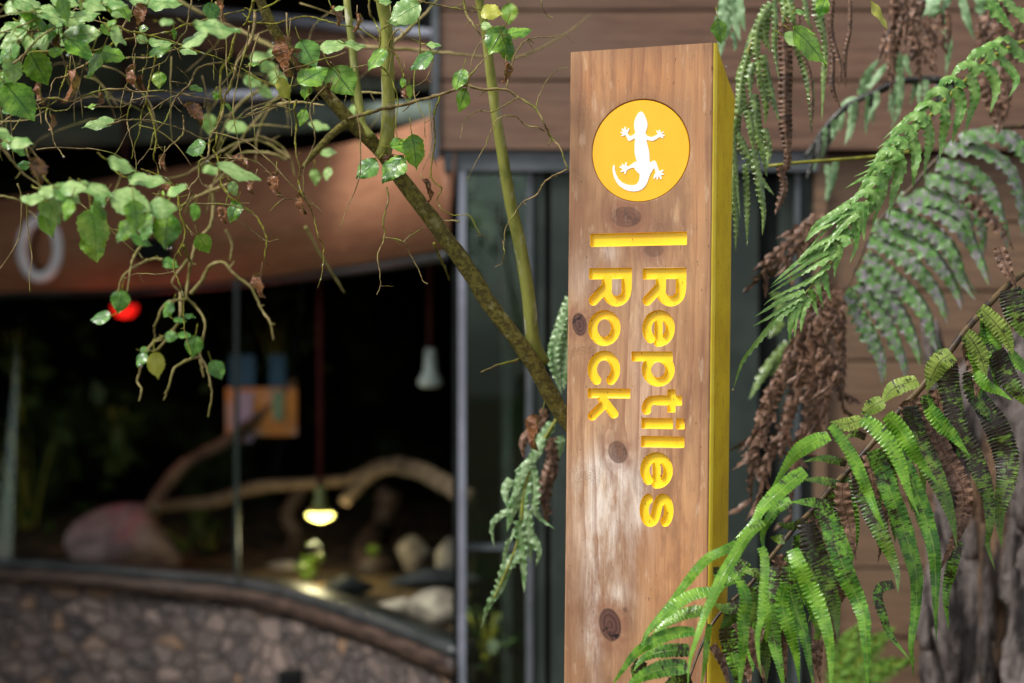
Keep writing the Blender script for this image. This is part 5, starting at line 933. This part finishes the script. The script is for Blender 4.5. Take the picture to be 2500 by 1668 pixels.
m_ = MB(); rb = [cv('F', (740, 700)), cv('F', (800, 600)), cv('F', (900, 380)), cv('F', (980, 200)), cv('F', (1080, 50)), cv('E', (1240, 1200)), cv('E', (1370, 1050)), cv('E', (1550, 890)), cv('E', (1800, 820)), cv('E', (2100, 800))]
m_.tube([P(x, y, 3.05) for x, y in rb], [.0015, .003, .005], 7, 40, .05, rf, 1)
for i, (b, pts) in enumerate(GB): rib(m_, b, pts, 108, 3.02, 0, per=.021, ruf=.16, ser=.22, fold=.05, tip=.55, base=.8, nz_=.5, seed=400+i)
for i, (b, pts) in enumerate(GB): rib(m_, b, [(p[0]+20, p[1]-26) for p in pts], 70, 3.06, 0, per=.019, ruf=.25, ser=.3, fold=.05, tip=.55, base=.8, nz_=.3, seed=440+i)
m_.build('frond', [M['tree_g'], M['stem']], tf)
# withered fronds hanging below
DD = [('F',[(700,470),(620,620),(540,800),(470,1000),(380,1200),(290,1350),(230,1600)],100),('F',[(720,560),(640,760),(560,960),(500,1180),(440,1400),(400,1650)],110),('F',[(760,600),(700,800),(640,1000),(600,1250),(560,1600)],110),('F',[(800,700),(790,850),(800,1000),(790,1150),(812,1340)],72),
 ('F',[(650,880),(700,1050),(690,1200),(660,1450)],90),('F',[(600,600),(560,750),(520,900),(430,1080),(340,1300),(300,1568)],90),('F',[(760,500),(780,650),(740,800),(700,900)],90),('F',[(560,700),(600,850),(660,900),(720,1080)],70),('G',[(860,0),(820,130),(790,300),(780,450),(790,580)],50),('G',[(980,60),(920,200),(860,350),(830,500)],70),
 ('G',[(1100,50),(1050,200),(1020,400),(1010,620)],60),('F',[(620,60),(500,200),(350,330),(220,430)],62),('F',[(640,180),(450,330),(330,390),(255,490)],52),('F',[(700,60),(600,170),(480,300),(420,390)],60),('F',[(480,900),(420,1050),(330,1200),(260,1450)],70),('F',[(720,900),(760,1050),(740,1180)],60),('F',[(540,1000),(600,1150),(640,1320),(660,1500)],90)]
m_ = MB()
for i, (b, pts, w_) in enumerate(DD):
    rib(m_, b, pts, w_*.85, 2.88+.05*math.sin(i*2.3), 0, per=.017, ruf=.22, ser=.5, fold=.15, crinkle=.09, tip=.3, base=.6, seed=500+i, tw=rf.uniform(-1.2, 1.2))
    for q_ in range(7):
        s_ = rf.random()*(len(pts)-1.01); k_ = int(s_); f_ = s_-k_; x = pts[k_][0]*(1-f_)+pts[k_+1][0]*f_+rf.uniform(-.3, .3)*w_; y = pts[k_][1]*(1-f_)+pts[k_+1][1]*f_; l = rf.uniform(80, 210); a_ = rf.gauss(.15, .45)
        rib(m_, b, [(x, y), (x-math.sin(a_)*l*.5+rf.uniform(-14, 14), y+math.cos(a_)*l*.5), (x-math.sin(a_*1.4)*l, y+math.cos(a_)*l)], rf.uniform(18, 42), 2.86+rf.uniform(-.07, .07), 0, per=rf.uniform(.018, .04), ruf=.22, ser=.45, fold=rf.uniform(-.1, .4), crinkle=.10, tip=.3, base=.5, seed=2000+i*20+q_, tw=rf.uniform(-2, 2), nz_=rf.uniform(-.4, .8))
o = tag(m_.build('withered_frond', M['kiobrown'], tf), 'dead brown crinkled frond hanging down')
DU = [('E',[(1130,-20),(1120,150),(1060,300),(1030,400)],60),('E',[(1200,-20),(1180,150),(1130,320),(1120,600)],60),('E',[(1150,0),(1240,150),(1300,330),(1400,470)],70),('E',[(1250,-20),(1330,200),(1380,350),(1400,480)],60),('E',[(1320,0),(1250,120),(1180,200)],80),('E',[(1760,60),(1700,200),(1660,270)],90),
 ('E',[(1700,500),(1760,640),(1800,760),(1790,860)],100),('E',[(1850,520),(1860,640),(1850,760)],60),('E',[(1290,300),(1290,450),(1310,560)],40),('E',[(1100,230),(1110,400),(1120,620)],44),('E',[(1800,-20),(1840,60),(1780,180),(1720,260)],70),('F',[(1600,-60),(1780,100),(1850,200),(1890,290)],90)]
for k_ in range(26):
    x = rf.uniform(1080, 1960); y = rf.uniform(-40, 260)+max(0, x-1500)*.5*rf.random(); l = rf.uniform(120, 320); DU.append(('E', [(x, y), (x+rf.uniform(-30, 20), y+l*.5), (x+rf.uniform(-70, 40), y+l)], rf.uniform(26, 56)))
for i, (b, pts, w_) in enumerate(DU):
    m_ = MB(); rib(m_, b, pts, w_, 3.0+.06*math.sin(i*1.7), 0, per=.016, ruf=.35, ser=.3, fold=.3, crinkle=.08, tip=.4, base=.6, seed=540+i, tw=rf.uniform(-1, 1))
    m_.build('withered_leaflet', M['kiobrown'], tf)
# black stalk frond out of focus
m_ = MB(); st = [(560, 1000), (600, 950), (680, 830), (780, 720), (900, 640), (1050, 570), (1180, 520), (1350, 510), (1600, 540)]
m_.tube([X('E', p, 3.2) for p in st], [.003, .006, .007, .008], 8, 40, .2, rf, 1)
for i in range(34):
    s_ = rf.random(); k_ = min(len(st)-2, int(s_*(len(st)-1))); f_ = s_*(len(st)-1)-k_; x = st[k_][0]*(1-f_)+st[k_+1][0]*f_; y = st[k_][1]*(1-f_)+st[k_+1][1]*f_; l = rf.uniform(120, 260)
    rib(m_, 'E', [(x, y), (x-rf.uniform(0, 25), y+l*.5), (x-rf.uniform(10, 50), y+l)], rf.uniform(26, 44), 3.2+rf.uniform(-.05, .05), 0 if rf.random() < .72 else 2, per=.015, ruf=.2, ser=.2, tip=.5, seed=600+i)
for pts, w_ in [([(920,610),(970,470),(1050,360)],64),([(960,560),(1050,450),(1120,380)],50),([(800,700),(850,640),(900,620)],60),([(1200,350),(1220,440),(1250,500)],44),([(700,1050),(720,1150),(690,1280)],50),([(760,1020),(740,1160),(700,1290)],44)]:
    rib(m_, 'E', pts, w_, 3.2, 0, per=.02, seed=int(pts[0][0]), tip=.6)
m_.build('frond', [M['fern_far'], M['fern_black'], M['fern_black']], tf)
m_ = MB()
for i, (pts, w_) in enumerate([([(1560,-20),(1600,130),(1645,260)],52),([(1430,60),(1470,220),(1480,320),(1460,490)],52),([(1350,150),(1360,250),(1340,330)],44),([(1380,-30),(1350,60),(1330,140)],130),([(1680,-20),(1690,60),(1700,140)],76),([(1300,-20),(1380,60),(1400,120)],100),([(1480,-20),(1440,60)],60),([(1160,330),(1170,480),(1160,700),(1110,830)],50)]):
    rib(m_, 'E', pts, w_, 3.1, 0, per=.02, ruf=.15, ser=.15, tip=.5, seed=660+i)
m_.build('frond', M['fern_far'], tf)
# ---------------- wet fern hanging at the top beside the post
hf = thing('hanging_fern', 'wet narrow fern fronds with a brown strip hanging right of the post top', 'fern', P(1900, -60, 2.65))
HD = [([(350,20),(280,130),(250,280),(265,420),(260,570)],62),([(330,60),(240,200),(190,350),(150,480),(160,600),(200,780),(240,1000)],62),([(200,340),(160,500),(140,700),(110,900),(130,1150),(150,1400)],52),([(300,350),(340,550),(400,780)],62),([(240,600),(250,800),(290,950),(320,1130)],76),([(120,850),(200,980),(280,1130),(365,1245)],78),
 ([(230,950),(270,1150),(300,1350),(290,1500)],56),([(180,1050),(190,1250),(195,1570)],40),([(110,1000),(105,1200),(125,1400),(120,1600)],52),([(370,-20),(375,150),(370,300),(400,520)],42),([(450,-20),(480,100),(510,190)],56),([(500,250),(560,420),(600,600),(605,860)],58),([(560,-20),(580,120),(620,200)],36),
 ([(670,150),(690,300),(680,500),(670,780)],36),([(320,30),(300,200),(340,330)],80),([(270,450),(310,620),(310,800)],54),([(200,700),(230,850),(240,980)],50),([(640,-20),(660,120),(700,280)],70),([(420,-20),(440,60),(420,160)],60),([(230,400),(210,500),(220,640)],56),([(150,650),(130,800),(150,950)],60),([(130,1150),(110,1300),(140,1500)],44),([(310,820),(330,950),(320,1080)],50)]
m_ = MB()
m_.tube([X('E', p, 2.66) for p in [(420, -100), (380, 0), (300, 120), (200, 330), (140, 650), (110, 900), (110, 1300)]], [.003, .0012], 7, 30, .05, rf, 1)
for i, (pts, w_) in enumerate(HD): rib(m_, 'E', pts, w_, 2.62+.05*math.sin(i*1.9), 0, per=.0085, ruf=.22, ser=.25, fold=.25, tip=.5, base=.8, nz_=.6, seed=700+i, tw=rf.uniform(-.7, .7))
m_.build('frond', [M['fern_wet'], M['stemgreen']], hf)
m_ = MB()
for i, (pts, w_) in enumerate([([(420,140),(440,400),(440,700),(450,950),(430,1080)],88),([(400,1060),(430,1200),(370,1375)],50),([(740,200),(740,400),(740,560),(800,710)],36),([(850,-20),(850,180),(820,350),(822,570)],28),([(740,-20),(730,200),(790,420),(780,560)],36),([(460,980),(440,1100)],50),([(520,100),(540,300),(600,500),(610,840)],28)]):
    rib(m_, 'E', pts, w_, 2.66, 0, per=.0085, ruf=.22, ser=.16, fold=.35, crinkle=.03, tip=.3, base=.9, seed=760+i)
tag(m_.build('withered_frond', M['kiobrown'], hf), 'brown dried frond strip')
m_ = MB(); m_.tube([X('E', p, 2.75) for p in [(330, 1060), (500, 1040), (700, 1025), (1000, 1000), (1300, 960)]], [.0026, .003], 7, 12, .05, rf); m_.build('stalk', M['stemgreen'], hf)
m_ = MB()
for i, (pts, w_) in enumerate([([(60,-30),(40,60),(70,170),(60,260)],70),([(130,-30),(150,80),(180,200)],60),([(90,-30),(120,150),(150,260)],60),([(10,100),(30,250),(20,370)],60),([(100,200),(120,280),(110,330)],40)]): rib(m_, 'E', pts, w_, 3.0, 0, per=.018, tip=.5, seed=780+i)
m_.build('frond', M['fern_far'], hf)
# ---------------- small fern on the far side of the tree, left of the post
sf = thing('small_fern', 'small pale green fern drooping beside the tree base left of the sign post', 'fern', P(1340, 1010, 2.75))
HS = [([(650,180),(590,280),(540,370),(450,440)],62),([(560,370),(500,430),(450,560),(405,650)],58),([(540,400),(560,520),(560,640),(600,700),(665,745)],52),([(500,540),(490,700),(450,760),(420,830)],60),([(470,700),(490,850),(500,1000),(502,1085)],60),([(490,860),(410,950),(370,1060),(310,1160),(273,1275)],62),([(440,640),(380,670),(330,730),(340,840)],36),
 ([(420,800),(400,880),(385,970)],26),([(520,740),(580,860),(565,945)],46),([(430,480),(400,540),(410,630)],52),([(520,440),(510,560),(490,660)],56),([(600,260),(560,360),(500,440)],50),([(520,640),(530,780),(540,930)],50),([(470,560),(430,680),(410,760)],50),([(690,250),(700,300),(690,370)],50)]
m_ = MB(); m_.tube([X('H', p, 2.8) for p in [(700, 120), (640, 220), (560, 360), (500, 560), (480, 760), (420, 940), (300, 1200)]], [.003, .001], 6, 20, .05, rf, 1)
for i, (pts, w_) in enumerate(HS): rib(m_, 'H', pts, w_, 2.8, 0, per=.013, ruf=.25, ser=.22, fold=.1, tip=.6, base=.8, nz_=.8, seed=800+i, tw=rf.uniform(-.6, .6))
m_.build('frond', [M['fern_pale_wet'], M['stemgreen']], sf)
m_ = MB()
for i, (pts, w_) in enumerate([([(600,100),(590,170),(500,270),(500,375)],54),([(640,260),(650,380),(620,500),(615,720)],72),([(640,320),(660,420),(650,520)],50),([(600,560),(620,640),(615,720)],46)]):
    m_ = MB(); rib(m_, 'H', pts, w_, 2.82, 0, per=.014, ruf=.3, ser=.2, fold=.35, crinkle=.05, seed=830+i); tag(m_.build('withered_leaflet', M['kiobrown'], sf), 'curled brown strip')
m_ = MB()
for i, (pts, w_) in enumerate([([(650,740),(600,880),(570,1020),(610,1200)],62),([(640,780),(600,950),(590,1100)],50),([(660,850),(640,1000),(620,1180)],60),([(600,880),(570,1000),(590,1150)],40)]): rib(m_, 'K', pts, w_, 2.8, 0, per=.011, ruf=.3, ser=.25, seed=850+i)
m_.build('frond', M['fern_pale_wet'], sf)
# ---------------- lacy ferns low behind and a small frond behind the withered one
def lacy(name, label, root, tips, d, w_, mt):
    t = thing(name, label, 'fern', P(root[0], root[1], d)); 
    for q_, tp in enumerate(tips):
        m_ = MB(); pts = [(root[0]+(tp[0]-root[0])*s, root[1]+(tp[1]-root[1])*s-40*math.sin(math.pi*s)) for s in (0, .25, .5, .75, 1)]
        m_.tube([P(x, y, d) for x, y in pts], [.002, .0008], 5, 12, 0, rf, 1); dx, dy = tp[0]-root[0], tp[1]-root[1]; L = math.hypot(dx, dy); dx, dy = dx/L, dy/L
        for i in range(22):
            s = .15+.83*i/22; x = root[0]+(tp[0]-root[0])*s; y = root[1]+(tp[1]-root[1])*s-40*math.sin(math.pi*s); l = w_*math.sin(math.pi*min(1, s*.9+.15))*1.1
            for sg in (-1, 1): rib(m_, 'S', [(x, y), (x-dy*sg*l*.5+dx*l*.25, y+dx*sg*l*.5+dy*l*.25), (x-dy*sg*l+dx*l*.5, y+dx*sg*l+dy*l*.5+6)], 13, d, 0, per=.012, ruf=.1, ser=.3, seed=i*7+q_, tip=.8)
        m_.build('frond', [M[mt], M['stemgreen']], t)
M['lime'] = leafy('fern_lime', (88, 134, 46), (124, 166, 66), (160, 190, 100), .5, .3, side=4., mode='fern', veinamt=.2)
lacy('lacy_fern', 'soft lime green lacy fern low behind the strap leaflets', (2020, 1760), [(2190, 1530), (2245, 1610), (2100, 1520)], 3.9, 34, 'lime')
m_ = MB(); f2 = [('F',[(450,880),(350,1000),(280,1100),(205,1245)],56),('F',[(420,740),(330,850)],50),('F',[(480,960),(400,1040),(340,1090)],40),('F',[(420,980),(380,1080)],36),('F',[(350,560),(420,620),(360,700)],50)]
t = thing('drooping_fern', 'blurred olive fern tip beside the withered frond near the post', 'fern', P(1930, 840, 3.3))
for i, (b, pts, w_) in enumerate(f2): rib(m_, b, pts, w_, 3.25, 0, per=.016, ruf=.15, ser=.3, seed=880+i)
m_.build('frond', M['fern_wet'], t)
